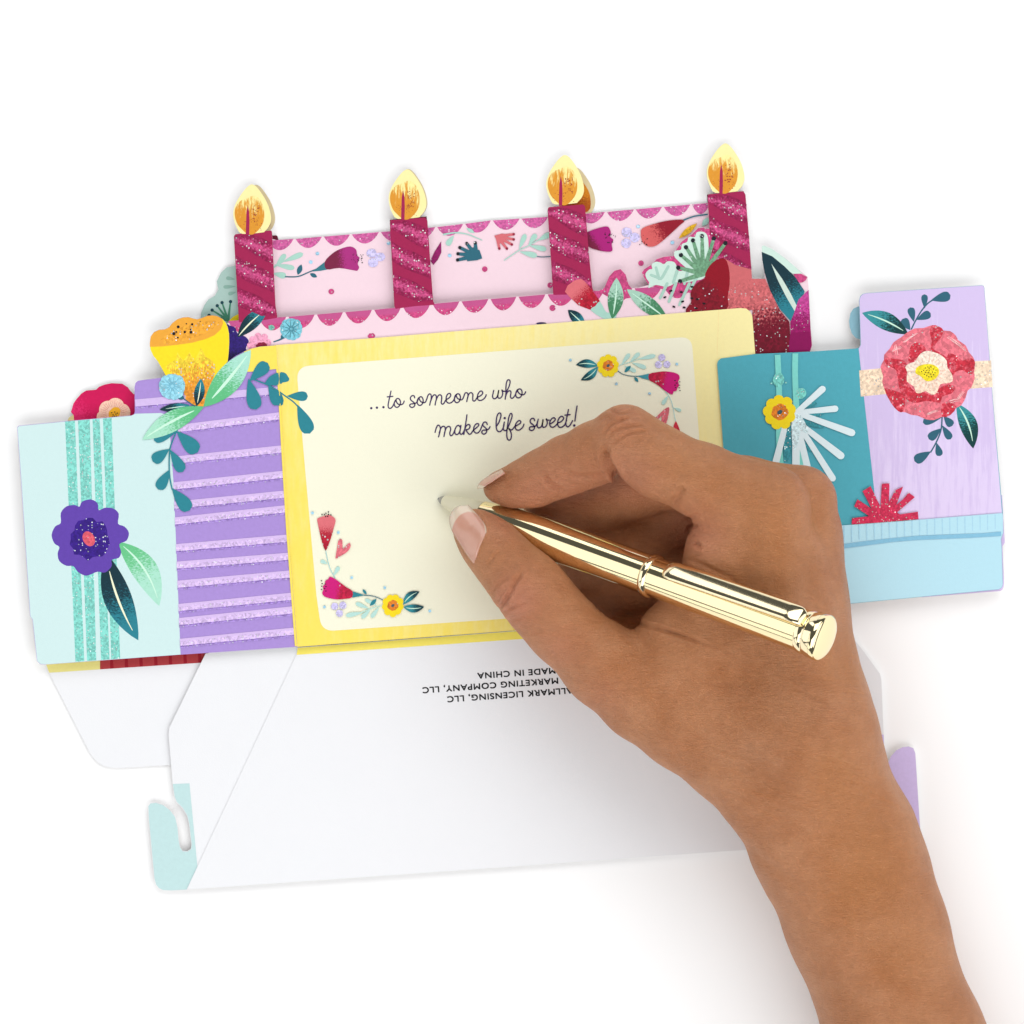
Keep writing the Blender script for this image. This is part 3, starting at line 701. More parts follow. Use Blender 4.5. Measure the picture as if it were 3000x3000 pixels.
for n_, ((xa, ya), (xb, yb)) in enumerate(stripes):
    m = Motif('raised_stripe', shL, None)
    def lb(y): return np.interp(y, [1210, 1240, 1424, 1918], [488, 497, 508, 528.5])
    N = 14; hh = 10
    Vv = []; Ff = []; gg = []; rel = []
    xl = lb(ya) if n_ else 396; xr = np.interp(yb, [1011, 1104, 1550, 1895], [808, 817, 844, 871])-6
    for i in range(N+1):
        t = i/N; x = xl+(xr-xl)*t; y = ya+(yb-ya)*(x-xa)/(xb-xa)
        for j, (dy, rz) in enumerate(((-11, 0), (-6, 0.5), (0, 0.8), (5, 0.6), (10, 0))):
            Vv.append((x+dy*0.05, y+dy)); gg.append(0.0 if j == 0 else 0.3*j); rel.append(rz)
    for i in range(N):
        for j in range(4): Ff.append([5*i+j, 5*i+j+1, 5*i+j+6, 5*i+j+5])
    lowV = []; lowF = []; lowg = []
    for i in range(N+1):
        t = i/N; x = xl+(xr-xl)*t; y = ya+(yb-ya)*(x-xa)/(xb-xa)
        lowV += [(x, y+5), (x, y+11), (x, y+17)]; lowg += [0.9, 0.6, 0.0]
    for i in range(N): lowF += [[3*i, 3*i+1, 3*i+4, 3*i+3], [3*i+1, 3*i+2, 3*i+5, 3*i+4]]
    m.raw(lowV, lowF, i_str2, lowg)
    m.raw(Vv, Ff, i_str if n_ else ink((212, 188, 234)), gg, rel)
    m.done()
shL.k += 1.45
m = Motif('printed_border', shL, 'yellow corner beside the fold')
i_yelL = ink((251, 226, 94), (252, 234, 128), soft=0.7, mid=0.75, streak=(2, 0.4), nscale=600, mott=0.03, blur=0.5)
m.poly(T(v5, [(870, 497), (930, 472), (1000, 457), (1125, 447)])+[(808.5, 1013), (813, 1066), (817, 1104), (830, 1320), (844, 1550), (870, 1893), (864, 1893), (838, 1550), (824, 1320), (812, 1104), (809, 1081), (735, 1089), (700, 1090)], i_yelL, gd=((700, 1100), (2000, 900)))
m.done()
m = Motif('printed_sprig', shL, 'teal leafy sprig hanging over the mint present')
m.stroke(T(v5, [(330, 1130), (290, 1220), (268, 1300), (264, 1420), (270, 1520), (288, 1610)]), 4, i_teal)
for a, b, w_ in (((335, 1135), (140, 1215), 30), ((325, 1140), (495, 1312), 48), ((265, 1285), (130, 1385), 38), ((272, 1290), (375, 1470), 36), ((270, 1450), (175, 1612), 36), ((285, 1600), (430, 1782), 44)): m.leaf(P(v5, *a), P(v5, *b), w_, i_teal, form='drop')
m.done()
m = Motif('printed_tulip', shL, 'yellow tulip with orange glitter')
i_tyel = ink((248, 222, 34), (246, 196, 52), soft=1.0, mid=0.85, streak=(3, 0.8), nscale=800, mott=0.05)
base = T(v5, [(735, 578), (660, 680), (600, 780), (560, 870), (540, 940), (470, 930), (400, 890), (370, 780), (300, 690), (235, 690)])
m.poly([(x*0.998+y*0.0+1.2, y+0.6) for x, y in tul]+base, i_tyel, gd=(P(v5, 400, 300), P(v5, 480, 900)))
m.poly(T(v5, [(235, 620), (320, 560), (330, 500), (380, 570), (430, 500), (470, 570), (520, 470), (560, 540), (600, 560), (640, 620), (610, 740), (560, 860), (535, 938), (470, 928), (400, 885), (372, 780), (320, 700)]),
       ink((248, 218, 60), (232, 150, 48), soft=1.4, mid=0.62, streak=(2.5, 0.8), nscale=1100, glit=0.28, gsize=0.6, gl=(0.1, 0.2)), sm=2, gd=(P(v5, 420, 430), P(v5, 480, 800)))
m.poly(T(v5, [(108, 458), (107, 430), (114, 376), (140, 341), (180, 321), (230, 317), (262, 301), (290, 266), (330, 236), (375, 221), (420, 218), (460, 230), (490, 236), (525, 227), (570, 208), (615, 204), (655, 211), (694, 233), (700, 270), (680, 320), (630, 365),
              (560, 395), (450, 425), (330, 442), (200, 456)]), ink((238, 168, 58), glit=0.0, mott=0.04))
m.ell(P(v5, 430, 340), 84, 20, ink((238, 166, 54), glit=0.42, gsize=0.65), rot=-18, wob=0.12, n=24)
for x, y, r in ((337, 297, 4.5), (403, 272, 2.2), (450, 276, 3.6), (515, 253, 1.8), (302, 352, 5), (322, 338, 3), (390, 338, 3.8), (440, 340, 4.6), (334, 384, 3), (436, 318, 2.4)): m.dot(P(v5, x, y), r, i_black)
m.done()
m = Motif('printed_leaf', shL, 'green leaves and round blue bloom under the tulip')
m.leaf(P(v5, 430, 932), P(v5, 186, 966), 24, i_leaf_d, i_vein, vl=(0.15, 0.8))
m.leaf(P(v5, 545, 942), P(v5, 46, 1210), 60, ink((96, 190, 130), (170, 226, 200), soft=0.9, mid=0.5, streak=(1, 2.5), nscale=1300), i_vein, bend=0.03, vl=(0.15, 0.92), vw=0.06)
m.leaf(P(v5, 545, 944), P(v5, 925, 484), 76, ink((96, 190, 130), (172, 226, 208), soft=0.9, mid=0.55, streak=(1, 2.5), nscale=1300), i_vein, bend=0.02, vl=(0.16, 0.9), vw=0.06)
m.leaf(P(v5, 486, 938), P(v5, 522, 716), 31, i_leaf_d2, i_veinc, bend=0.02)
m.ell(P(v5, 360, 868), 9, 7, i_slate); m.stroke(T(v5, [(370, 870), (420, 905), (470, 938)]), 3, i_slate)
m.flower(P(v5, 288, 780), 39, 12, 0.04, ink((146, 208, 226), glit=0.14, mott=0.10, gsize=0.7))
for i in range(12):
    a = 2*math.pi*i/12+0.2; c = P(v5, 288, 775)
    m.stroke([(c[0]+5*math.cos(a), c[1]+5*math.sin(a)), (c[0]+30*math.cos(a), c[1]+30*math.sin(a))], 3, ink((112, 182, 206)), 0.8, sm=0, cap=False)
m.done()

# -- message panel
zm = 43.2
msg = [(808, 1011), (1100, 990), (1400, 965), (2000, 916), (2168, 902.5), (2186, 904), (2198, 913), (2204, 926), (2212, 1030), (2268, 1790), (871, 1895), (844, 1550), (817, 1104)]
i_yel = ink((251, 226, 98), (254, 238, 172), soft=0.5, mid=0.46, streak=(1.6, 0.3), nscale=420, mott=0.02, blur=0.5)
shM = panel('message_panel', [(x-(4 if 806 < x < 870.5 else 0), y) for x, y in msg], zm, i_yel, card, gd=((820, 1850), (2120, 960)), label='yellow bordered cream message panel being written on')
m = Motif('printed_border', shM, 'faint score line near the right edge')
m.poly([(2100, 1040), (2105, 909), (2107, 909), (2102, 1040)], ink((250, 232, 166)))
m.done()
m = Motif('writing_field', shM, 'cream writing field with rounded corners')
m.poly(fillet([(868, 1074), (1750, 1007), (2026, 986), (2085, 1765), (1516, 1810), (942, 1850), (927, 1745), (892, 1354)], [40, 0, 34, 30, 0, 38, 0, 0], 7), i_cream)
m.done()
m = Motif('printed_sprig', shM, 'teal leafy sprig crossing the fold')
m.stroke(T(v5, [(1150, 818), (1215, 865), (1270, 905), (1310, 948)]), 4, i_teal)
m.leaf(P(v5, 1160, 748), P(v5, 1220, 690), 30, i_teal, form='drop')
m.poly(T(v5, [(1158, 672), (1180, 664), (1205, 672), (1219, 692), (1212, 720), (1185, 745), (1158, 757)]), i_teal, sm=2)
m.poly(T(v5, [(1160, 820), (1180, 855), (1190, 890), (1184, 925), (1164, 938)]), i_teal)
m.leaf(P(v5, 1215, 857), P(v5, 1386, 858), 31, i_teal, form='drop'); m.leaf(P(v5, 1300, 925), P(v5, 1402, 1160), 46, i_teal, form='drop')
m.done()
m = Motif('printed_sprig', shL, 'teal leafy sprig start left of the fold')
m.stroke(T(v5, [(930, 715), (1000, 742), (1070, 770), (1145, 815)]), 4, i_teal)
for a, b, w_ in (((915, 735), (1062, 590), 42), ((905, 715), (968, 966), 46), ((1065, 770), (1150, 930), 34)): m.leaf(P(v5, *a), P(v5, *b), w_, i_teal, form='drop')
m.poly(T(v5, [(1148, 672), (1148, 762), (1100, 770), (1050, 768), (1040, 750), (1070, 705), (1110, 680)]), i_teal, sm=2)
m.poly(T(v5, [(1120, 800), (1152, 822), (1158, 937), (1130, 925), (1095, 880), (1085, 820)]), i_teal)
m.done()

# lettering
m = Motif('handlettering', shM, 'dark purple cursive greeting, two lines')
def ws(v, pts, wd=3.7): m.stroke(T(v, pts), wd, i_purple_ink, sm=4)
for x, y in ((157, 658), (252, 650), (360, 642)): m.dot(P(ta, x, y), 3.7, i_purple_ink)
O1 = [(545, 560), (552, 545), (600, 500)]
ws(ta, [(485, 375), (465, 470), (445, 560), (438, 620), (450, 655), (480, 660), (515, 625), (545, 560), (575, 510)])
ws(ta, [(575, 510), (552, 540), (540, 580), (550, 625), (585, 645), (625, 620), (645, 560), (625, 510), (592, 497), (570, 520), (585, 570), (625, 600), (670, 595), (695, 570), (705, 540)])
ws(ta, [(425, 470), (515, 462)])
ws(ta, [(880, 485), (870, 455), (840, 450), (810, 480), (815, 520), (850, 550), (880, 580), (878, 620), (845, 646), (810, 637), (797, 610), (815, 590), (850, 585), (890, 578), (918, 555), (945, 490)])
ws(ta, [(960, 478), (940, 495), (922, 540), (930, 590), (965, 613), (1005, 590), (1022, 530), (1005, 480), (978, 468), (955, 490), (975, 540), (1015, 565), (1055, 560), (1080, 510), (1100, 450), (1128, 420), (1153, 440), (1155, 500), (1140, 560), (1130, 608)])
ws(ta, [(1142, 550), (1180, 460), (1212, 435), (1238, 455), (1240, 510), (1228, 560), (1220, 605)])
ws(ta, [(1232, 540), (1265, 460), (1300, 435), (1328, 460), (1328, 520), (1322, 565), (1340, 592), (1368, 575), (1400, 522), (1450, 490), (1480, 450), (1470, 416), (1435, 420), (1410, 460), (1403, 520), (1420, 560), (1460, 575), (1510, 550), (1540, 505), (1565, 440)])
ws(ta, [(1580, 425), (1558, 445), (1542, 490), (1547, 540), (1580, 568), (1622, 545), (1642, 480), (1625, 430), (1597, 418), (1572, 440), (1590, 490), (1630, 515), (1670, 515), (1695, 470), (1715, 415), (1740, 400), (1765, 420), (1765, 470), (1752, 520), (1747, 548)])
ws(ta, [(1758, 490), (1785, 420), (1820, 400), (1848, 430), (1846, 490), (1850, 530), (1870, 540), (1895, 522), (1922, 480), (1978, 450), (2013, 410), (1998, 375), (1968, 378), (1936, 420), (1923, 480), (1938, 520), (1978, 530), (2023, 510), (2058, 470), (2070, 435)])
ws(tb, [(378, 362), (364, 425), (358, 470), (380, 500), (418, 490), (445, 440), (462, 355), (447, 440), (450, 480), (478, 493), (512, 465), (527, 410), (512, 352), (530, 372), (560, 378), (590, 370)])
ws(tb, [(568, 508), (580, 420), (580, 330), (588, 245), (608, 192), (640, 190), (650, 228), (635, 290), (605, 355), (585, 395)])
ws(tb, [(572, 475), (600, 400), (638, 368), (664, 385), (660, 430), (656, 470), (680, 495), (715, 470), (745, 415), (765, 370)])
ws(tb, [(790, 342), (765, 362), (745, 410), (750, 465), (790, 487), (830, 465), (850, 400), (835, 350), (803, 338), (775, 362), (795, 405), (840, 435), (880, 430), (900, 408), (908, 385)])
ws(ta, [(1220, 1060), (1235, 1000), (1262, 945), (1290, 950), (1308, 990), (1298, 1060), (1277, 1135)])
ws(ta, [(1288, 1070), (1320, 985), (1355, 960), (1385, 975), (1388, 1030), (1375, 1090), (1367, 1130)])
ws(ta, [(1376, 1070), (1405, 990), (1440, 962), (1472, 975), (1478, 1020), (1464, 1070), (1475, 1112), (1500, 1112), (1528, 1072), (1560, 990)])
ws(ta, [(1642, 978), (1612, 945), (1578, 960), (1550, 1020), (1550, 1075), (1580, 1098), (1615, 1075), (1640, 1010), (1650, 945)])
ws(ta, [(1650, 945), (1638, 1015), (1632, 1062), (1645, 1090), (1670, 1088), (1695, 1050), (1712, 1010)])
ws(ta, [(1750, 770), (1735, 880), (1715, 1000), (1698, 1095)])
ws(ta, [(1705, 1040), (1735, 960), (1770, 930), (1800, 945), (1795, 985), (1765, 1012), (1735, 1018), (1758, 1060), (1790, 1092), (1820, 1080), (1852, 1030), (1913, 980), (1948, 940), (1933, 915), (1898, 925), (1868, 970), (1863, 1030), (1893, 1070), (1933, 1068), (1968, 1030), (1993, 970), (2015, 915)])
ws(tb, [(270, 930), (255, 895), (222, 890), (196, 920), (206, 955), (240, 985), (262, 1020), (250, 1070), (215, 1090), (185, 1075), (180, 1045), (205, 1025), (250, 1022), (285, 1010), (305, 990), (315, 965)])
ws(tb, [(430, 950), (465, 890), (495, 800), (495, 752), (470, 738), (440, 770), (422, 850), (418, 950), (430, 1020), (465, 1050), (505, 1035), (535, 985), (550, 930)])
ws(tb, [(555, 890), (542, 950), (538, 1008), (565, 1030), (598, 1010), (640, 920), (682, 800), (676, 752), (652, 752), (627, 820), (612, 920), (600, 1010), (594, 1100), (605, 1165), (635, 1190), (663, 1165), (672, 1100), (655, 1040), (628, 990), (655, 1018), (690, 1010), (725, 965), (780, 935), (827, 900), (820, 870), (790, 866), (750, 910), (735, 970), (755, 1015), (800, 1022), (845, 990), (870, 955), (880, 925)])
m.dot(P(tb, 560, 823), 3.6, i_purple_ink)
ws(tb, [(1060, 865), (1045, 832), (1012, 828), (985, 860), (992, 900), (1030, 930), (1055, 965), (1050, 1005), (1015, 1028), (980, 1020), (970, 990), (990, 968), (1030, 965), (1068, 958), (1095, 920), (1118, 845)])
ws(tb, [(1118, 842), (1105, 900), (1102, 958), (1128, 985), (1165, 968), (1190, 910), (1200, 842), (1190, 910), (1188, 955), (1212, 977), (1250, 955), (1270, 895), (1250, 832), (1270, 856), (1300, 855)])
ws(tb, [(1310, 922), (1360, 895), (1402, 850), (1388, 818), (1352, 825), (1318, 870), (1310, 930), (1335, 970), (1378, 970), (1420, 935), (1448, 905), (1502, 878), (1542, 830), (1522, 795), (1487, 800), (1452, 850), (1442, 920), (1465, 970), (1512, 972), (1558, 935), (1590, 860)])
ws(tb, [(1622, 680), (1600, 790), (1580, 890), (1585, 945), (1615, 968), (1655, 930), (1690, 865)])
ws(tb, [(1565, 772), (1650, 765)])
ws(tb, [(1765, 622), (1745, 750), (1730, 870)])
m.dot(P(tb, 1720, 945), 3.8, i_purple_ink)
m.done()

# corner sprays
def yflower(m, c, r, rot=0):
    m.flower(c, r, 9, 0.14, i_yellow, rot=rot)
    m.ell(c, r*0.48, r*0.46, i_orange_g, wob=0.12, n=22)
    m.ell(c, r*0.16, r*0.12, ink((58, 92, 100)), rot=-30, wob=0.1)
i_lf1 = ink((48, 140, 152), (14, 66, 76), soft=0.7, mid=0.5, streak=(1, 3))
m = Motif('printed_flower_spray', shM, 'upper right corner spray of yellow flower, leaves and magenta tulip')
v = c3
m.leaf(P(v, 395, 345), P(v, 85, 332), 25, i_lf1, i_vein, bend=0.08, vw=0.06); m.leaf(P(v, 392, 360), P(v, 152, 548), 24, i_lf1, i_vein, bend=-0.1, vw=0.06)
m.stroke(T(v, [(690, 345), (740, 325), (860, 290), (1000, 240)]), 2.4, i_mintp)
for a, b, w_ in (((725, 335), (845, 172), 13), ((850, 290), (985, 162), 13), ((960, 255), (1212, 200), 14), ((870, 300), (1078, 378), 14), ((770, 345), (935, 430), 13)): m.leaf(P(v, *a), P(v, *b), w_, i_mintp, form='drop')
m.stroke(T(v, [(680, 420), (750, 465), (860, 490), (985, 495)]), 2.2, i_slate)
m.leaf(P(v, 772, 438), P(v, 860, 345), 11, i_teal); m.leaf(P(v, 912, 505), P(v, 965, 575), 9, i_teal)
m.poly(T(v, [(945, 490), (1040, 475), (1118, 455), (1130, 500), (1120, 547), (1030, 525)]), ink((64, 150, 166)))
m.poly(T(v, [(1118, 462), (1220, 438), (1320, 425), (1420, 432), (1500, 450), (1545, 480), (1550, 530), (1530, 570), (1545, 620), (1520, 660), (1505, 700), (1465, 710), (1455, 748), (1420, 745), (1340, 695), (1250, 625), (1180, 580), (1118, 545)]),
       i_mag_t, sm=2, gd=(P(v, 1540, 600), P(v, 1130, 500)))
yflower(m, P(v, 540, 345), 33, 10)
for x, y in ((1300, 230), (1252, 330), (1370, 325)): m.ell(P(v, x, y), 10.5, 10.5, i_lav, wob=0.05, seed=x)
for x, y in ((655, 600), (1125, 740), (1512, 322), (5, 265)): m.ell(P(v, x, y), 4.2, 4.2, i_sky)
for x, y in ((1485, 555), (1510, 590), (1485, 620), (1495, 655)): m.ell(P(v, x, y), 2.6, 1.5, i_black)
for x, y in ((1552, 573), (1550, 620), (1546, 657), (1556, 697)): m.ell(P(v, x, y), 2.4, 1.2, i_black)
m.stroke(T(v, [(1350, 710), (1410, 790), (1455, 920), (1475, 1040), (1495, 1130)]), 1.9, ink((168, 214, 218)))
m.leaf(P(v, 1392, 765), P(v, 1305, 895), 12, i_mintp, form='drop'); m.leaf(P(v, 1468, 940), P(v, 1575, 985), 10, i_mintp, form='drop')
m.poly(T(v, [(1400, 930), (1330, 965), (1240, 1050), (1190, 1100), (1190, 1200), (1250, 1100), (1300, 1060), (1290, 1150), (1340, 1200), (1380, 1100), (1400, 1000)]), i_coral, sm=2)
m.poly(T(v, [(1497, 1120), (1470, 1180), (1440, 1290), (1460, 1500), (1560, 1500), (1570, 1300), (1530, 1190)]), ink((214, 52, 72), glit=0.3))
m.done()
m = Motif('printed_flower_spray', shM, 'lower left corner spray of red tulip, magenta tulip and yellow flower')
v = c4
m.stroke(T(v, [(262, 640), (285, 760), (325, 900), (395, 1030)]), 2.2, ink((160, 206, 210)))
m.leaf(P(v, 290, 830), P(v, 190, 785), 12, i_mintp, form='drop'); m.leaf(P(v, 372, 1000), P(v, 452, 868), 13, i_mintp, form='drop')
m.poly(T(v, [(262, 645), (215, 540), (180, 400), (150, 260), (143, 190), (200, 168), (250, 150), (300, 138), (350, 155), (390, 185), (402, 225), (385, 290), (350, 420), (310, 540)]), i_tulip, sm=2, gd=(P(v, 270, 150), P(v, 265, 640)))
for x, y in ((300, 97), (265, 115), (242, 131), (210, 133), (302, 132), (336, 138), (262, 160), (290, 158)): m.ell(P(v, x, y), 1.9, 2.3, i_black)
m.poly(T(v, [(400, 755), (425, 600), (440, 500), (470, 478), (498, 500), (500, 600), (520, 610), (560, 560), (600, 535), (615, 565), (600, 620), (540, 680), (460, 725)]), i_coral, sm=2)
m.poly(T(v, [(625, 1215), (740, 1250), (820, 1275), (740, 1290), (640, 1308)]), i_teal)
m.stroke(T(v, [(800, 1275), (920, 1285), (1000, 1310), (1075, 1345)]), 2.4, i_slate)
m.poly(T(v, [(640, 1215), (560, 1165), (460, 1090), (390, 1040), (320, 1010), (300, 1045), (255, 1070), (252, 1120), (222, 1145), (230, 1200), (210, 1240), (240, 1290), (320, 1318), (430, 1335), (540, 1325), (635, 1305)]), i_mag_t, sm=2, gd=(P(v, 240, 1180), P(v, 640, 1260)))
for x, y in ((202, 1070), (212, 1110), (205, 1147), (202, 1193), (258, 1115), (265, 1150), (245, 1180), (265, 1215)): m.ell(P(v, x, y), 2.7, 1.4, i_black)
m.stroke(T(v, [(1050, 1420), (960, 1445), (900, 1465), (780, 1510)]), 2.2, i_mintp)
for a, b, w_ in (((880, 1465), (685, 1385), 13), ((990, 1420), (818, 1332), 12), ((800, 1515), (545, 1565), 14), ((900, 1465), (770, 1600), 14), ((1020, 1440), (905, 1592), 13)): m.leaf(P(v, *a), P(v, *b), w_, i_mintp, form='drop')
m.leaf(P(v, 888, 1425), P(v, 980, 1328), 11, i_teal); m.leaf(P(v, 842, 1262), P(v, 785, 1192), 8, i_teal)
m.leaf(P(v, 1358, 1405), P(v, 1590, 1222), 24, i_lf1, i_vein, bend=-0.1, vw=0.06); m.leaf(P(v, 1360, 1440), P(v, 1655, 1438), 24, i_lf1, i_vein, bend=0.08, vw=0.06)
yflower(m, P(v, 1212, 1420), 33, 30)
for x, y in ((388, 1432), (505, 1418), (458, 1530)): m.ell(P(v, x, y), 10.5, 10.5, i_lav, wob=0.05, seed=x)
for x, y in ((75, 110), (440, 387), (630, 1025), (1098, 1168), (245, 1440), (1735, 1497)): m.ell(P(v, x, y), 4.2, 4.2, i_sky)
m.done()

# -- right side
shT = panel('locking_tab', T(v6, [(1000, 200), (945, 199), (915, 212), (898, 240), (890, 285), (894, 325), (908, 362), (930, 387), (960, 396), (1000, 400)]), 26, ink((142, 188, 204)), card, label='small grey-blue tab peeking out left of the lilac panel')
shV = panel('backing_panel', fillet([(2700, 1450), (2936, 1450), (2942, 1560), (2944, 1590), (2937, 1600), (2942, 1715), (2936, 1731), (2700, 1750)], [0, 0, 0, 4, 4, 12, 10, 0]), 26, ink((216, 196, 236)), card, label='lilac backing sheet showing at the right edge')
zr = 50
rp = [(2101, 1066), (2104, 1057), (2112, 1050), (2212, 1037), (2375, 1030), (2508, 1021), (2517, 1018), (2521, 1010), (2517, 880), (2520, 868), (2527, 861), (2538, 858.5), (2876, 835.5), (2881, 837), (2884, 843), (2905, 1124), (2938.5, 1510),
      (2939.5, 1560), (2933, 1580), (2935, 1606), (2938, 1712), (2935, 1722), (2926, 1727), (2500, 1768), (2160, 1790), (2119, 1311)]
i_tealp = ink((80, 170, 186), mott=0.04)
shRt = panel('right_panel', rp, zr, i_tealp, card, label='right panel with teal, lilac and sky blue present prints')
m = Motif('printed_present', shRt, 'lilac present with peach ribbon')
i_lilac = ink((212, 194, 234), (224, 208, 242), soft=1.2, mid=0.6, streak=(3, 0.25), nscale=260, mott=0.012)
m.poly([(2515.5, 1021), (2518.5, 1017), (2522, 1010), (2518, 880), (2521, 868.5), (2527.5, 862), (2538, 859.3), (2876, 836.3), (2880.5, 837.5), (2883.2, 843), (2904.3, 1124), (2938, 1530), (2568, 1545), (2561, 1434)], i_lilac, gd=((2500, 800), (2900, 1700)))
i_peach = ink((246, 220, 192), glit=0.34, mott=0.05, gsize=0.6)
m.poly([P(v6, 950, 580), P(v6, 1090, 566), P(v6, 1640, 525), (2903.3, 1056), (2908, 1134), P(v6, 1600, 690), P(v6, 1100, 722), P(v6, 960, 736)], i_peach)
m.done()
m = Motif('printed_flower', shRt, 'big coral flower with cream centre, leaves and slate sprigs')
v = r1
i_sl = ink((46, 98, 118), mott=0.05)
m.stroke(T(v, [(500, 480), (540, 400), (600, 300), (660, 230), (720, 190)]), 4.2, i_sl)
for a, b, w_ in (((690, 200), (882, 150), 32), ((630, 280), (628, 140), 21), ((550, 390), (688, 325), 27), ((525, 410), (490, 268), 24), ((490, 490), (412, 382), 30)): m.leaf(P(v, *a), P(v, *b), w_, i_sl, form='drop')
m.leaf(P(v, 470, 530), P(v, 18, 322), 52, ink((10, 60, 62), (56, 146, 154), soft=0.9, mid=0.5, streak=(1, 2), nscale=1400), i_vein, bend=0.05, vl=(0.12, 0.88), vw=0.045)
m.stroke(T(v, [(800, 1340), (790, 1460), (750, 1570), (690, 1680)]), 4.2, i_sl)
for a, b, w_ in (((690, 1675), (530, 1770), 32), ((745, 1590), (780, 1720), 23), ((790, 1450), (670, 1555), 28), ((800, 1420), (885, 1555), 24), ((800, 1340), (612, 1392), 24), ((815, 1330), (900, 1425), 26)): m.leaf(P(v, *a), P(v, *b), w_, i_sl, form='drop')
m.leaf(P(v, 940, 1205), P(v, 1104, 1646), 52, ink((54, 146, 152), (6, 62, 62), soft=0.9, mid=0.42, streak=(1, 2), nscale=1400), i_vein, bend=-0.08, vl=(0.1, 0.85), vw=0.05)
fo = T(v, [(700, 442), (770, 455), (815, 495), (880, 500), (935, 545), (960, 590), (1030, 640), (1060, 705), (1100, 750), (1124, 815), (1112, 900), (1118, 960), (1085, 1050), (1050, 1080), (1030, 1150), (985, 1225), (920, 1260), (870, 1325), (790, 1340),
          (720, 1368), (640, 1360), (560, 1325), (500, 1318), (440, 1292), (370, 1280), (320, 1225), (270, 1140), (235, 1060), (215, 990), (225, 940), (198, 850), (232, 780), (235, 730), (290, 670), (325, 610), (400, 560), (450, 520), (530, 475), (620, 470)])
i_cfl = ink((228, 116, 130), glit=0.06, mott=0.04, gsize=0.7)
m.poly(fo, i_cfl, sm=2)
i_cdk = ink((196, 44, 62), glit=0.26, mott=0.16, gsize=0.6)
i_cdk = ink((196, 44, 62), (226, 112, 126), soft=1.5, mid=0.72, nscale=900, glit=0.26, mott=0.12, gsize=0.6)
cc = P(v, 680, 905)
for pts in ([(700, 442), (770, 455), (812, 492), (790, 560), (740, 620), (720, 680), (760, 700), (850, 760), (800, 780), (690, 690), (700, 600), (680, 520)],
            [(560, 610), (620, 640), (640, 700), (570, 740), (520, 800), (470, 790), (480, 700), (500, 640)],
            [(860, 720), (940, 740), (1000, 790), (1060, 760), (1118, 790), (1112, 880), (1080, 930), (1000, 880), (930, 900), (900, 930), (840, 850)],
            [(235, 760), (330, 770), (430, 790), (460, 860), (450, 950), (480, 1030), (540, 1090), (640, 1100), (700, 1130), (770, 1060), (860, 1020), (930, 1050), (890, 1110), (800, 1140), (780, 1200), (650, 1180), (560, 1200), (470, 1180), (400, 1100), (370, 1000), (350, 880), (260, 830)],
            [(235, 1060), (330, 1080), (430, 1120), (440, 1180), (420, 1285), (370, 1280), (300, 1200)],
            [(800, 1210), (880, 1200), (940, 1240), (880, 1320), (800, 1335)]):
    m.poly(T(v, pts), i_cdk, sm=2)
i_chl = ink((248, 196, 196), glit=0.3)
for a, b in (((430, 600), (560, 510)), ((320, 690), (400, 660)), ((860, 560), (980, 640)), ((900, 590), (1030, 690)), ((880, 1190), (980, 1170)), ((660, 1310), (760, 1275)), ((340, 640), (360, 740)), ((960, 1160), (1010, 1090))):
    for k in range(4):
        dx = rnd.random()*24-12; dy = rnd.random()*24-12
        m.stroke([P(v, a[0]+dx, a[1]+dy), P(v, (a[0]+b[0])/2+dx, (a[1]+b[1])/2+dy-6), P(v, b[0]+dx, b[1]+dy)], 1.6, i_chl, 0.8, sm=0, cap=False)
m.poly(T(v, [(590, 720), (650, 692), (720, 705), (790, 735), (845, 790), (850, 850), (895, 920), (902, 990), (840, 1010), (780, 1020), (750, 1100), (700, 1122), (640, 1085), (590, 1105), (545, 1100), (525, 1040), (455, 990), (462, 900), (440, 855), (470, 820), (530, 800), (560, 760)]),
       ink((250, 218, 196), (252, 230, 214), soft=1, mid=0.5, glit=0.03), sm=2, gd=(P(v, 700, 1100), P(v, 650, 700)))
i_pk = ink((236, 190, 168)); i_wh = ink((253, 240, 226))
for i in range(46):
    a = 2*math.pi*i/46+0.04*rnd.random(); c = P(v, 665, 900); rr0 = 34; rr1 = 46+rnd.random()*12
    m.stroke([(c[0]+rr0*math.cos(a), c[1]+rr0*math.sin(a)), (c[0]+rr1*math.cos(a), c[1]+rr1*math.sin(a))], 1.5, i_pk if i % 2 else i_wh, 0.7, sm=0, cap=False)
m.poly(T(v, [(540, 885), (560, 850), (620, 825), (700, 825), (760, 860), (770, 910), (740, 960), (690, 985), (640, 985), (590, 940), (545, 915)]), ink((244, 222, 40), glit=0.04), sm=3)
for x, y in ((640, 860), (660, 850), (690, 850), (715, 870), (740, 880), (650, 885), (680, 880), (705, 900), (730, 905), (620, 885), (600, 895), (640, 905), (665, 905), (690, 920), (650, 935), (670, 945), (695, 945), (715, 925), (628, 922), (675, 862)):
    m.ell(P(v, x, y), 2.2, 1.5, i_black, rot=rnd.random()*180, n=7)
m.done()
m = Motif('printed_present', shRt, 'teal present bow with yellow flower and pale firework petals')
v = r2
i_aq = ink((128, 216, 206), mott=0.05); i_aqg = ink((120, 206, 196), glit=0.4, mott=0.1, gsize=0.5)
m.stroke(T(v, [(570, 142), (582, 400), (595, 800), (590, 1300), (620, 1750)]), 17, i_aq, cap=False)
m.stroke(T(v, [(822, 122), (818, 400), (832, 800), (860, 1300), (900, 1750)]), 17, i_aq, cap=False)
m.ell(P(v, 583, 500), 16, 21, i_aqg, wob=0.1); m.ell(P(v, 900, 690), 15, 16, i_aqg, wob=0.1); m.dot(P(v, 487, 541), 3.4, i_aqg); m.dot(P(v, 690, 537), 3, i_aqg)
i_dg = ink((60, 148, 160), glit=0.4, mott=0.1, gsize=0.5)
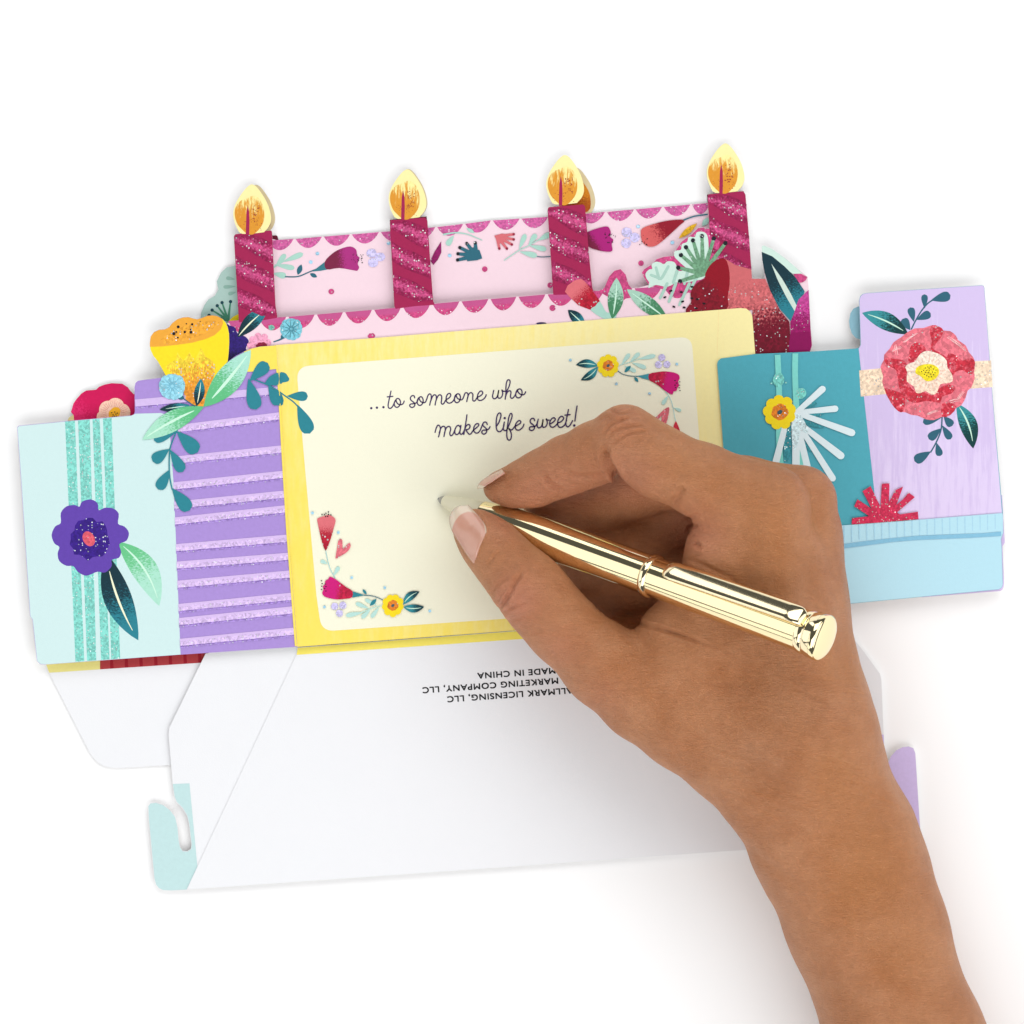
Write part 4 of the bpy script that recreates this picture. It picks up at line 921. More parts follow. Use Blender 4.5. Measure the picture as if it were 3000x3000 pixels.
for pts in ([(880, 890), (1080, 780), (1130, 830), (1100, 860), (920, 900)], [(900, 985), (1240, 960), (1180, 1000), (1060, 1030)], [(900, 1065), (1020, 1080), (1240, 1180), (1100, 1170), (990, 1140)],
            [(700, 1190), (750, 1190), (765, 1500), (720, 1640), (650, 1640), (660, 1400)], [(880, 1240), (960, 1380), (1060, 1500), (1010, 1500), (920, 1360)]): m.poly(T(v, pts), i_dg)
i_fw = ink((226, 242, 246), mott=0.01); i_fwg = ink((214, 238, 242), glit=0.45, gsize=0.5)
for b_, w0, w1 in (((1205, 628), 14, 20), ((1385, 905), 13, 19), ((1620, 1245), 15, 21), ((1465, 1570), 15, 22), ((1350, 1890), 15, 19), ((1010, 1800), 18, 20), ((830, 1800), 22, 22)):
    m.stroke([P(v, 835, 960 if b_[1] < 1300 else 1080), P(v, *b_)], w0, i_fw, w1, sm=0)
m.stroke([P(v, 680, 1120), P(v, 640, 1300), P(v, 520, 1760)], 15, i_fw, 21, sm=0)
m.poly(T(v, [(780, 1000), (900, 1000), (1000, 1200), (980, 1260), (900, 1220), (860, 1400), (800, 1500), (770, 1300)]), i_fwg, sm=2)
yflower(m, P(v, 602, 955), 50, 5)
m.done()
m = Motif('printed_present', shRt, 'sky blue present with ribbed lid')
v = v6
m.poly([P(v, 330, 1540), P(v, 830, 1505), P(v, 1300, 1470), (2936.3, 1503), (2938.3, 1510), (2939, 1560), (2932.4, 1580), (2934.4, 1606), (2937.4, 1712), (2934.5, 1721.4), (2926, 1726.3), (2500, 1767), (2200, 1785)], ink((184, 226, 240), mott=0.012))
i_rb = ink((170, 214, 234))
for i in range(30):
    x = 1300-i*45+460; 
    y0 = 1430+(1800-x)*0.076+8
    m.stroke([P(v, x, y0), P(v, x+1, y0+82+rnd.random()*14)], 3.4, i_rb, 2.6, sm=0)
m.poly([P(v, *p) for p in ((500, 1640), (835, 1618), (1000, 1596), (1150, 1580), (1300, 1566), (1500, 1558), (1700, 1550), (1796, 1541), (1796, 1566), (1600, 1578), (1300, 1590), (1150, 1602), (1000, 1622), (835, 1643), (500, 1662))], ink((134, 192, 220)))
m.done()
m = Motif('printed_bow', shRt, 'crimson glitter bow')
i_bow = ink((206, 46, 84), glit=0.30, mott=0.1, gsize=0.55)
for q in ([(905, 1498), (908, 1460), (1000, 1450), (1100, 1440), (1105, 1484)], [(920, 1390), (940, 1348), (1080, 1440), (1060, 1480)], [(970, 1300), (1018, 1270), (1100, 1440), (1050, 1450)], [(1085, 1255), (1131, 1253), (1125, 1440), (1075, 1440)],
          [(1165, 1295), (1212, 1272), (1150, 1440), (1090, 1440)], [(1210, 1350), (1245, 1308), (1282, 1335), (1160, 1440), (1100, 1440)], [(1150, 1445), (1300, 1422), (1304, 1466), (1105, 1484)], [(1030, 1480), (1030, 1440), (1110, 1395), (1200, 1440), (1200, 1474)]):
    m.poly([P(v, *p) for p in q], i_bow)
m.done()

# ------------------------------------------------------------------ pen
def PW(px, py, z):           # same as W but in table units
    k = (H-z)/H
    return np.array(((px-1500)*k, (1500-py)*k, z))
pa = PW(1286, 1462, 47.5); pe = PW(2404, 1866, 47.5+1118*1.063*0.565)
pax = pe-pa; plen = np.linalg.norm(pax); pax = pax/plen
zup = np.array((0, 0, 1.0)); pu = zup-pax*np.dot(zup, pax); pu /= np.linalg.norm(pu); pw = np.cross(pax, pu)   # pw is sideways
if pw[1] < 0: pw = -pw                    # towards the top of the table
pen = empty('ballpoint_pen', tuple(pa*S), 'shiny gold ballpoint pen with clip held in the hand, cream writing tip', 'pen')
def gold_mat(name, col, rough=0.07):
    m = bpy.data.materials.new(name); m.use_nodes = True; t = m.node_tree; b = t.nodes['Principled BSDF']
    b.inputs['Base Color'].default_value = col+(1,); b.inputs['Metallic'].default_value = 1
    geo = nd(t, 'ShaderNodeNewGeometry'); n = noise(t, geo.outputs['Position'], 500, 4, 0.7)
    mr = nd(t, 'ShaderNodeMapRange'); t.links.new(n, mr.inputs[0]); mr.inputs[3].default_value = rough*0.7; mr.inputs[4].default_value = rough*1.4
    t.links.new(mr.outputs[0], b.inputs['Roughness'])
    n2 = noise(t, geo.outputs['Position'], 160, 2, 0.5)
    bp = nd(t, 'ShaderNodeBump'); bp.inputs['Strength'].default_value = 0.05; bp.inputs['Distance'].default_value = 0.0004
    t.links.new(n2, bp.inputs['Height']); t.links.new(bp.outputs[0], b.inputs['Normal'])
    return m
M_gold = gold_mat('polished_gold', (0.94, 0.81, 0.49)); M_gold2 = gold_mat('pale_gold', (0.93, 0.80, 0.52), 0.09)
M_ivory = simple('ivory_plastic', (0.72, 0.68, 0.50), 0.35, spec=0.5)
M_steel = simple('steel_tip', (0.36, 0.36, 0.38), 0.25, metal=1.0)
def lathe(name, prof, mat, parent, n=72, label=None):
    V = []; F = []
    for t, r in prof:
        c = pa+pax*t
        for i in range(n):
            a = 2*math.pi*i/n; p = c+(pu*math.cos(a)+pw*math.sin(a))*r; V.append(tuple(p*S))
    m_ = len(prof)
    for i in range(m_-1):
        for j in range(n):
            k = (j+1) % n; F.append([i*n+j, i*n+k, (i+1)*n+k, (i+1)*n+j])
    F.append(list(range(n))); F.append([(m_-1)*n+j for j in range(n)][::-1])
    o = mesh_from(name, V, F, [mat], None, parent, label, smooth=True)
    bm = bmesh.new(); bm.from_mesh(o.data); bmesh.ops.recalc_face_normals(bm, faces=bm.faces)
    for e in bm.edges:
        if len(e.link_faces) == 2 and e.calc_face_angle(0) > 0.6: e.smooth = False
    bm.to_mesh(o.data); bm.free()
    return o
q = plen/1118.0     # table units along the axis per photo unit of x
def X(x): return (x-1286)*q
lathe('ball_tip', [(X(1283), 2), (X(1284), 4), (X(1286), 5), (X(1288), 5), (X(1289), 8), (X(1295), 12.5), (X(1303), 15)], M_steel, pen)
lathe('nib_cone', [(X(1300), 12), (X(1302), 15.5), (X(1308), 18), (X(1330), 23), (X(1370), 31), (X(1420), 39.5)], M_ivory, pen)
prof = [(X(1421), 37), (X(1422), 41), (X(1440), 44), (X(1470), 48.5), (X(1510), 52.5), (X(1560), 55.5), (X(1620), 56.8), (X(1916), 57)]
lathe('barrel', prof, M_gold, pen)
lathe('centre_ring', [(X(1916), 57), (X(1917), 60), (X(1920), 62.5), (X(1924), 63.5), (X(1929), 63.5), (X(1933), 62.5), (X(1936), 60), (X(1937), 57.5)], M_gold2, pen)
lathe('cap', [(X(1937), 57), (X(2358), 60)], M_gold, pen)
lathe('end_collar', [(X(2358), 58), (X(2359), 61.5), (X(2364), 63), (X(2372), 63), (X(2376), 61.5), (X(2377), 60.5), (X(2380), 60.5), (X(2381), 63), (X(2385), 65), (X(2402), 65.5)], M_gold2, pen)
lathe('end_button', [(X(2402), 64.5), (X(2403), 66.5), (X(2411), 66.5), (X(2414), 65), (X(2416), 62), (X(2419), 52), (X(2421.5), 38), (X(2423), 22), (X(2423.7), 8), (X(2423.8), 1)], M_gold, pen, n=96)
# clip
cphi = math.radians(27); cd = pu*math.cos(cphi)+pw*math.sin(cphi); cs_ = -pu*math.sin(cphi)+pw*math.cos(cphi)
V = []; F = []
st = [(1978, 6, 66, 3), (1980, 15, 67, 6), (1985, 22, 69, 9), (1994, 27.5, 71, 11), (2008, 31, 72, 12), (2060, 31, 74, 13), (2200, 30, 77, 13), (2330, 29, 80, 13), (2357, 28.5, 80, 13), (2365, 27, 76, 12), (2372, 22, 66, 11), (2376, 18, 57, 8)]
nn = 20
for x, hw, hh, tk in st:
    for i in range(nn):
        a = 2*math.pi*i/nn; ca = math.cos(a); sa = math.sin(a)
        sx = math.copysign(abs(ca)**0.75, ca)*hw; sy = math.copysign(abs(sa)**0.8, sa)*(tk/2)
        if sy > 0: sy *= 1.3
        V.append(tuple((pa+pax*X(x)+cs_*sx+cd*(hh+sy))*S))
for i in range(len(st)-1):
    for j in range(nn):
        k = (j+1) % nn; F.append([i*nn+j, i*nn+k, (i+1)*nn+k, (i+1)*nn+j])
F.append(list(range(nn))); F.append([(len(st)-1)*nn+j for j in range(nn)][::-1])
clip = mesh_from('clip', V, F, [M_gold2], None, pen, smooth=True)
bm = bmesh.new(); bm.from_mesh(clip.data); bmesh.ops.recalc_face_normals(bm, faces=bm.faces); bm.to_mesh(clip.data); bm.free()

# ------------------------------------------------------------------ hand (one skin surface grown from a distance field)
hv = 6.5
lo = np.array((-260.0, -2050.0, 44.6)); hi = np.array((1560.0, 380.0, 700.0))
gn = [int((hi[i]-lo[i])/hv)+1 for i in range(3)]
ax = [lo[i]+hv*np.arange(gn[i], dtype=np.float32) for i in range(3)]
def new(): return np.full(gn, 400.0, np.float32)
def smin_into(D, sl, d, k):
    a = D[sl]
    if k <= 0: D[sl] = np.minimum(a, d); return
    h = np.maximum(k-np.abs(a-d), 0)/k
    D[sl] = np.minimum(a, d)-h*h*k*0.25
def cone(D, A, B, k, zs=1.0):
    """A,B = (px,py,z,r) tapered capsule; zs<1 flattens the section"""
    a = PW(*A[:3]); b = PW(*B[:3]); ra = A[3]*(H-A[2])/H; rb = B[3]*(H-B[2])/H
    pad = max(ra, rb)*1.25+k+40
    mn = np.minimum(a, b)-pad; mxx = np.maximum(a, b)+pad
    sl = tuple(slice(max(int((mn[i]-lo[i])/hv), 0), min(int((mxx[i]-lo[i])/hv)+2, gn[i])) for i in range(3))
    if any(s_.start >= s_.stop for s_ in sl): return
    gx = ax[0][sl[0]][:, None, None]-a[0]; gy = ax[1][sl[1]][None, :, None]-a[1]; gz = (ax[2][sl[2]][None, None, :]-a[2])
    d = (b-a).astype(np.float32); dz = d[2]
    gz2 = gz/zs; dz2 = dz/zs
    dd = d[0]**2+d[1]**2+dz2**2+1e-6
    t = np.clip((gx*d[0]+gy*d[1]+gz2*dz2)/dd, 0, 1)
    r = np.sqrt((gx-t*d[0])**2+(gy-t*d[1])**2+(gz2-t*dz2)**2)-(ra+(rb-ra)*t)
    smin_into(D, sl, r.astype(np.float32), k)
def chain(D, pts, k, zs=1.0):
    for A, B in zip(pts[:-1], pts[1:]): cone(D, A, B, k, zs)
def merge(D, E, k):
    h = np.maximum(k-np.abs(D-E), 0)/k
    return np.minimum(D, E)-h*h*k*0.25
palm = new()
chain(palm, [(2347, 1468, 350, 102), (2348, 1620, 350, 103)], 30)
chain(palm, [(2348, 1620, 350, 103), (2354, 1750, 365, 112), (2412, 2150, 350, 150), (2460, 2420, 275, 150)], 60)
chain(palm, [(2250, 1482, 465, 114), (2262, 1640, 440, 122)], 26)
chain(palm, [(2262, 1640, 440, 122), (2285, 1850, 420, 146), (2350, 2180, 380, 160), (2385, 2420, 288, 168)], 50)
chain(palm, [(2368, 1560, 285, 90), (2358, 1760, 270, 110), (2405, 2150, 290, 134), (2490, 2420, 262, 150)], 60)
chain(palm, [(2356, 1660, 175, 98), (2354, 1800, 190, 112), (2398, 2060, 230, 128), (2420, 2210, 250, 132), (2520, 2440, 255, 150)], 60)
# first web between thumb and index
chain(palm, [(1965, 1850, 330, 92), (2110, 1740, 385, 118), (2140, 1620, 405, 122), (2170, 1540, 430, 112)], 50)
chain(palm, [(2000, 1930, 350, 120), (2180, 1850, 400, 135)], 60)
chain(palm, [(2030, 2080, 350, 130), (2230, 2120, 375, 160)], 60)
# hollow of the palm and the thumb muscle seen deep below
chain(palm, [(1800, 1905, 150, 95), (1950, 1900, 130, 100), (2120, 1800, 130, 100)], 40)
chain(palm, [(2050, 1700, 110, 74), (2200, 1620, 130, 90)], 40)
# heel of the hand, inner side
chain(palm, [(2150, 1800, 190, 110), (2200, 2050, 200, 130), (2330, 2300, 230, 150)], 60)
# wrist and forearm
chain(palm, [(2246, 2330, 315, 126), (2392, 2500, 262, 172), (2492, 2700, 235, 182), (2624, 3050, 225, 192), (2790, 3550, 225, 200)], 60)
chain(palm, [(2524, 2450, 255, 152), (2562, 2560, 235, 154), (2606, 2720, 222, 160), (2702, 3050, 215, 178), (2900, 3550, 220, 195)], 60)
cone(palm, (2585, 2490, 335, 70), (2605, 2520, 328, 70), 60)      # wrist bone
# tendons and knuckle relief on the back of the hand
for a, b in (((2262, 1500, 545, 30), (2335, 2150, 505, 26)), ((2360, 1620, 455, 26), (2400, 2100, 472, 24))): cone(palm, a, b, 70)
thumb = new()
chain(thumb, [(1386, 1549, 228, 57), (1412, 1575, 236, 72), (1455, 1618, 252, 84), (1500, 1668, 272, 90), (1546, 1716, 292, 101), (1590, 1772, 305, 102), (1648, 1838, 318, 103), (1770, 1949, 328, 119), (1884, 2044, 335, 124), (2000, 2120, 340, 130), (2140, 2225, 340, 128), (2246, 2330, 315, 126)], 30)
index = new()
chain(index, [(1461, 1428, 192, 46), (1503, 1425, 205, 56), (1550, 1411, 228, 68), (1600, 1390, 256, 75), (1660, 1360, 300, 80), (1740, 1325, 360, 84), (1832, 1281, 425, 90), (1880, 1318, 442, 94), (1935, 1356, 455, 102), (2060, 1410, 462, 106), (2160, 1448, 462, 106), (2250, 1482, 462, 112)], 28)
cone(index, (1640, 1388, 268, 62), (1740, 1360, 325, 64), 30)       # pads on the flexor side
cone(index, (1508, 1436, 190, 46), (1572, 1424, 220, 58), 26)
middle = new()
chain(middle, [(1600, 1502, 108, 66), (1700, 1490, 135, 72), (1790, 1468, 175, 78), (1880, 1430, 245, 82), (1990, 1400, 310, 88), (2180, 1432, 335, 92), (2347, 1468, 350, 102)], 26)
ring = new()
chain(ring, [(1700, 1665, 92, 68), (1775, 1635, 112, 84), (1880, 1585, 130, 84), (2010, 1490, 190, 90), (2200, 1530, 250, 86), (2368, 1560, 285, 90)], 26)
little = new()
chain(little, [(1720, 1780, 92, 66), (1850, 1745, 102, 84), (1980, 1680, 106, 80), (2110, 1620, 130, 84), (2240, 1640, 150, 80), (2362, 1660, 175, 100)], 26)
D = palm
D = merge(D, thumb, 45.0)
D = merge(D, index, 40.0)
D = merge(D, middle, 14.0)
D = merge(D, ring, 12.0)
D = merge(D, little, 12.0)
del thumb, index, middle, ring, little
# the hand rests on the paper: keep it above the card
D = np.maximum(D, (52.0-ax[2])[None, None, :].astype(np.float32)*1.0)
# grip: skin yields where the pen lies
def carve(D, r0):
    a = pa; d = pax*plen
    gx = ax[0][:, None, None]-a[0]; gy = ax[1][None, :, None]-a[1]; gz = ax[2][None, None, :]-a[2]
    t = (gx*pax[0]+gy*pax[1]+gz*pax[2]).astype(np.float32)
    rad = np.interp(t, [0, X(1330), X(1420), X(1560), X(1900), plen], [12, 24, 40, 56, 58, 62]).astype(np.float32)
    r = np.sqrt(np.maximum(gx*gx+gy*gy+gz*gz-t*t, 0))-rad
    r = np.where((t < 0) | (t > plen+5), 400, r)
    k = 10.0; h = np.maximum(k-np.abs(D+r), 0)/k
    return np.maximum(D, -r)+h*h*k*0.25
D = carve(D.astype(np.float32), 0)

def surface_nets(F):
    ins = F < 0
    nx, ny, nz = F.shape
    c = ins[:-1, :-1, :-1].astype(np.int8)
    s = np.zeros((nx-1, ny-1, nz-1), np.int8)
    for dx in (0, 1):
        for dy in (0, 1):
            for dz in (0, 1): s += ins[dx:nx-1+dx, dy:ny-1+dy, dz:nz-1+dz]
    act = (s > 0) & (s < 8)
    idx = np.argwhere(act); vid = np.full(act.shape, -1, np.int64); vid[act] = np.arange(len(idx))
    acc = np.zeros((len(idx), 3)); cnt = np.zeros(len(idx))
    cor = [(a, b, c_) for a in (0, 1) for b in (0, 1) for c_ in (0, 1)]
    for a in cor:
        for ax_ in range(3):
            if a[ax_] == 1: continue
            b = list(a); b[ax_] = 1
            fa = F[idx[:, 0]+a[0], idx[:, 1]+a[1], idx[:, 2]+a[2]]; fb = F[idx[:, 0]+b[0], idx[:, 1]+b[1], idx[:, 2]+b[2]]
            cr = (fa < 0) != (fb < 0)
            t = np.where(cr, fa/(fa-fb+1e-12), 0)
            p = np.array(a)[None, :]+np.zeros((len(idx), 3)); p[:, ax_] = t
            acc[cr] += p[cr]; cnt[cr] += 1
    V = (idx+acc/cnt[:, None])*hv+lo
    faces = []
    for ax_ in range(3):
        o1, o2 = [(1, 2), (2, 0), (0, 1)][ax_]
        sl0 = [slice(None)]*3; sl1 = [slice(None)]*3
        sl0[ax_] = slice(0, F.shape[ax_]-1); sl1[ax_] = slice(1, F.shape[ax_])
        A = ins[tuple(sl0)]; B = ins[tuple(sl1)]
        e = np.argwhere(A != B)
        e = e[(e[:, o1] > 0) & (e[:, o2] > 0) & (e[:, o1] < F.shape[o1]-1) & (e[:, o2] < F.shape[o2]-1)]
        sgn = A[e[:, 0], e[:, 1], e[:, 2]]
        def g(d1, d2):
            q_ = e.copy(); q_[:, o1] -= d1; q_[:, o2] -= d2
            return vid[q_[:, 0], q_[:, 1], q_[:, 2]]
        Q = np.stack([g(1, 1), g(0, 1), g(0, 0), g(1, 0)], 1)
        Q[~sgn] = Q[~sgn][:, ::-1]
        faces.append(Q)
    Fq = np.concatenate(faces); Fq = Fq[(Fq >= 0).all(1)]
    return V, Fq
HV, HF = surface_nets(D)

# colour and relief fields over the skin, in table positions
def img(V):
    k = H/(H-V[:, 2]); return 1500+V[:, 0]*k, 1500-V[:, 1]*k
hand = empty('hand', tuple(PW(2350, 2000, 45)*S), 'right hand and bare forearm writing, tan skin, thumb and forefinger gripping a gold pen', 'hand')
hand_me = bpy.data.meshes.new('skin')
off = np.array(hand.location)
hand_me.from_pydata([tuple(p) for p in (HV*S-off)], [], HF.tolist())
skin = link('skin', hand_me, hand, 'tan skin of hand, fingers and forearm')
# smooth the net a little, refine once, then sculpt creases
bm = bmesh.new(); bm.from_mesh(hand_me)
for _ in range(3): bmesh.ops.smooth_vert(bm, verts=bm.verts, factor=0.5, use_axis_x=True, use_axis_y=True, use_axis_z=True)
bmesh.ops.subdivide_edges(bm, edges=bm.edges[:], cuts=1, use_grid_fill=True, smooth=0.0)
for _ in range(2): bmesh.ops.smooth_vert(bm, verts=bm.verts, factor=0.5, use_axis_x=True, use_axis_y=True, use_axis_z=True)
bm.to_mesh(hand_me); bm.free()
nv = len(hand_me.vertices); co = np.empty(nv*3, np.float32); hand_me.vertices.foreach_get('co', co); co = co.reshape(-1, 3)
no = np.empty(nv*3, np.float32); hand_me.vertices.foreach_get('normal', no); no = no.reshape(-1, 3)
wp = (co+off)/S
ix, iy = img(wp)
disp = np.zeros(nv, np.float32); topf = np.clip(no[:, 2]*3+0.6, 0, 1)
def crease(pts, depth, wid, zmin=60, sm=5, lip=0.35):
    global disp
    pl = crom(pts, sm) if len(pts) > 2 else pts
    xs = [p[0] for p in pl]; ys = [p[1] for p in pl]
    sel = np.where((ix > min(xs)-50) & (ix < max(xs)+50) & (iy > min(ys)-50) & (iy < max(ys)+50) & (wp[:, 2] > zmin))[0]
    if not len(sel): return
    px = ix[sel]; py = iy[sel]; best = np.full(len(sel), 1e9); tt = np.zeros(len(sel))
    n_ = len(pl)-1
    for i in range(n_):
        ax0, ay0 = pl[i]; bx0, by0 = pl[i+1]; dx = bx0-ax0; dy = by0-ay0; L2 = dx*dx+dy*dy+1e-9
        t = np.clip(((px-ax0)*dx+(py-ay0)*dy)/L2, 0, 1); d_ = np.hypot(px-ax0-t*dx, py-ay0-t*dy)
        m_ = d_ < best; best[m_] = d_[m_]; tt[m_] = (i+t[m_])/n_
    fade = np.clip(np.minimum(tt, 1-tt)*5, 0.25, 1)
    disp[sel] += 1.75*(-depth*np.exp(-(best/wid)**2)+depth*lip*np.exp(-((best-2.2*wid)/wid)**2))*fade*topf[sel]
hx = (1250, 1100, 1.486)
kx = (1750, 1150, 2.415)
# thumb joint folds, thumb nail folds
tc = (1250, 1350, 2.76)
crease(T(tc, [(575, 1210), (640, 1120), (700, 1000), (780, 880)]), 5, 7, 200)
crease(T(tc, [(520, 1090), (560, 1010), (640, 950)]), 2.2, 5, 200)
crease(T(tc, [(560, 1160), (620, 1060), (660, 1000)]), 2.5, 5, 200)
crease(T(tc, [(600, 1240), (700, 1180), (800, 1150)]), 2.2, 6, 200)
crease(T(tc, [(480, 860), (540, 780), (600, 720)]), 1.6, 5, 200)
crease(T(tc, [(660, 1300), (800, 1270), (960, 1290)]), 1.6, 6, 200)
crease(T(tc, [(820, 1400), (1000, 1380), (1200, 1420)]), 1.4, 6, 200)
crease(T(tc, [(1380, 1180), (1500, 1215), (1600, 1190)]), 5, 8, 200)
# forefinger folds
crease(T(th, [(1510, 60), (1560, 140), (1650, 220), (1800, 280)]), 5, 7, 120)
crease(T(hx, [(775, 320), (785, 370), (815, 420), (850, 480)]), 11, 9, 330)
crease(T(hx, [(600, 425), (680, 440), (760, 430), (820, 425)]), 3, 7, 150)
for pts in ([(60, 330), (130, 260), (230, 240), (330, 230)], [(40, 290), (110, 220), (200, 190)], [(90, 120), (160, 150), (250, 130)], [(70, 180), (150, 190), (240, 170)], [(100, 370), (220, 290), (360, 270)], [(10, 200), (60, 170), (120, 165)]):
    crease(T(kx, pts), 2.2, 4.5, 300)
# folds at the root of the forefinger
crease(T(kx, [(530, 790), (560, 750), (590, 700), (610, 660)]), 4, 9, 330)
crease(T(kx, [(620, 900), (680, 880), (740, 850)]), 2.5, 6, 200)
crease(T(kx, [(665, 1060), (700, 1070), (720, 1095)]), 5, 7, 200)
crease(T(kx, [(640, 990), (660, 950), (720, 930)]), 3, 6, 200)
for i in range(7):
    crease(T(kx, [(620+i*22, 1190+i*6), (720+i*26, 1160+i*22), (840+i*30, 1120+i*40)]), 1.6, 6, 200)
for i in range(9):
    x = 120+i*60; crease(T(kx, [(x-160, 1560+i*16), (x, 1590+i*16), (x+200, 1620+i*22), (x+380, 1680+i*20)]), 0.9, 5, 200)
# wrist folds
wv = (2000, 1900, 1.756)
crease(T(wv, [(330, 1010), (420, 1100), (540, 1180), (600, 1260)]), 2.2, 12, 200)
crease(T(wv, [(1040, 560), (1100, 700), (1180, 860)]), 1.6, 14, 200)
rs = np.random.RandomState(3)
for i in range(26):
    x0 = 2080+rs.rand()*430; y0 = 1960+rs.rand()*520; ln = 60+rs.rand()*110; a = math.radians(-8-rs.rand()*18)
    crease([(x0, y0), (x0+ln*0.5*math.cos(a), y0-ln*0.5*math.sin(a)+rs.rand()*10-5), (x0+ln*math.cos(a), y0-ln*math.sin(a))], 0.8, 4.5, 200)
co2 = co+no*(disp*S)[:, None]
hand_me.vertices.foreach_set('co', co2.astype(np.float32).ravel())
hand_me.polygons.foreach_set('use_smooth', np.ones(len(hand_me.polygons), bool))
def blob(pts, r):
    o_ = np.zeros(nv, np.float32)
    for x, y, k in pts: o_ += k*np.exp(-((ix-x)**2+(iy-y)**2)/(r*r))
    return np.clip(o_, -1, 1)
red = blob([(1520, 1745, 0.8), (1480, 1800, 0.6), (1700, 1660, 0.3), (1460, 1520, 0.5), (1560, 1460, 0.7), (1680, 1440, 0.6), (1790, 1390, 0.6), (1860, 1440, 0.5), (1620, 1370, 0.3), (1830, 1230, 0.45), (1900, 1380, 0.3), (2000, 1520, 0.6), (2040, 1590, 0.5),
            (1640, 1900, 0.5), (1760, 2040, 0.35), (2280, 1500, 0.25), (2100, 1560, 0.3), (2390, 1420, 0.2)], 75)
yel = blob([(2270, 1470, 0.6), (2000, 1330, 0.4), (2300, 1600, 0.4), (2480, 1950, 0.9), (2450, 2250, 0.7), (2520, 2600, 0.6), (2650, 2800, 0.5), (2200, 2250, -0.3), (2380, 2080, -0.5), (2330, 1900, -0.3), (2560, 2450, 0.5), (2500, 2900, -0.3)], 130)
nailf = blob([(1400, 1600, 1.0)], 60)
for nm_, arr in (('red', red), ('yel', yel)):
    at = hand_me.attributes.new(nm_, 'FLOAT', 'POINT'); at.data.foreach_set('value', arr)
hand_me.update()

ms = bpy.data.materials.new('skin'); ms.use_nodes = True; t = ms.node_tree; b = t.nodes['Principled BSDF']
geo = nd(t, 'ShaderNodeNewGeometry'); pos = geo.outputs['Position']
ar = nd(t, 'ShaderNodeAttribute', attribute_name='red').outputs['Fac']; ay = nd(t, 'ShaderNodeAttribute', attribute_name='yel').outputs['Fac']
n1 = noise(t, pos, 70, 5, 0.62); n2 = noise(t, pos, 420, 4, 0.6); n3 = noise(t, pos, 2200, 3, 0.6)
base = mixc(t, ramp(t, n1, 0.25, 0.78), (0.52, 0.196, 0.070, 1), (0.655, 0.29, 0.135, 1))
base = mixc(t, mathn(t, 'MULTIPLY', ar, 0.75, clamp=True), base, (0.68, 0.265, 0.155, 1))
base = mixc(t, mathn(t, 'MULTIPLY', ay, 0.75, clamp=True), base, (0.585, 0.230, 0.072, 1))
base = mixc(t, mathn(t, 'MULTIPLY', ay, -0.6, clamp=True), base, (0.43, 0.19, 0.085, 1))
sp = mathn(t, 'ADD', mathn(t, 'MULTIPLY', n2, 0.26), 0.87)
sp = mathn(t, 'MULTIPLY', sp, mathn(t, 'ADD', mathn(t, 'MULTIPLY', n3, 0.16), 0.92))
cx = nd(t, 'ShaderNodeCombineXYZ')
for i in range(3): t.links.new(sp, cx.inputs[i])
base = mixc(t, 1.0, base, cx.outputs[0], 'MULTIPLY')
t.links.new(base, b.inputs['Base Color'])
b.inputs['Roughness'].default_value = 0.43; b.inputs['Specular IOR Level'].default_value = 0.48
b.inputs['Subsurface Weight'].default_value = 0.12; b.inputs['Subsurface Radius'].default_value = (1.0, 0.4, 0.2); b.inputs['Subsurface Scale'].default_value = 0.0015
# skin relief: fine polygonal creases plus longer wrinkles across the hand
vo = nd(t, 'ShaderNodeTexVoronoi', feature='DISTANCE_TO_EDGE'); wpos = scaled(t, pos, (1.0, 1.9, 1.2), 20)
nzv = nd(t, 'ShaderNodeTexNoise'); t.links.new(pos, nzv.inputs['Vector']); nzv.inputs['Scale'].default_value = 900
va = nd(t, 'ShaderNodeVectorMath', operation='MULTIPLY_ADD'); t.links.new(nzv.outputs['Color'], va.inputs[0]); va.inputs[1].default_value = (0.0009,)*3; t.links.new(wpos, va.inputs[2])
t.links.new(va.outputs[0], vo.inputs['Vector']); vo.inputs['Scale'].default_value = 1500
e1 = ramp(t, vo.outputs['Distance'], 0.0, 0.16)
ws_ = scaled(t, pos, (0.35, 2.2, 1), 12); nw = noise(t, ws_, 620, 5, 0.7)
hsum = mathn(t, 'ADD', mathn(t, 'MULTIPLY', e1, 0.26), mathn(t, 'ADD', mathn(t, 'MULTIPLY', nw, 1.2), mathn(t, 'MULTIPLY', n2, 0.9)))
bp = nd(t, 'ShaderNodeBump'); bp.inputs['Strength'].default_value = 1.0; bp.inputs['Distance'].default_value = 0.00062
t.links.new(hsum, bp.inputs['Height']); t.links.new(bp.outputs[0], b.inputs['Normal'])
hand_me.materials.append(ms)

# nails
mn = bpy.data.materials.new('nail'); mn.use_nodes = True; t = mn.node_tree; b = t.nodes['Principled BSDF']
g_ = nd(t, 'ShaderNodeAttribute', attribute_name='g').outputs['Fac']; geo = nd(t, 'ShaderNodeNewGeometry')
nn_ = noise(t, geo.outputs['Position'], 300, 3, 0.5)
f = ramp(t, mathn(t, 'ADD', g_, mathn(t, 'MULTIPLY', nn_, 0.03)), 0.20, 0.255)
c_ = mixc(t, nn_, (0.53, 0.26, 0.18, 1), (0.61, 0.34, 0.255, 1))
c_ = mixc(t, f, (0.66, 0.55, 0.42, 1), c_)
t.links.new(c_, b.inputs['Base Color']); b.inputs['Roughness'].default_value = 0.25; b.inputs['Coat Weight'].default_value = 0.5; b.inputs['Coat Roughness'].default_value = 0.15
b.inputs['Subsurface Weight'].default_value = 0.1; b.inputs['Subsurface Scale'].default_value = 0.001
Lb = crom(T(th, [(330, 497), (250, 540), (200, 610), (184, 700), (215, 830), (325, 1010), (435, 1180), (525, 1300)]), 4)
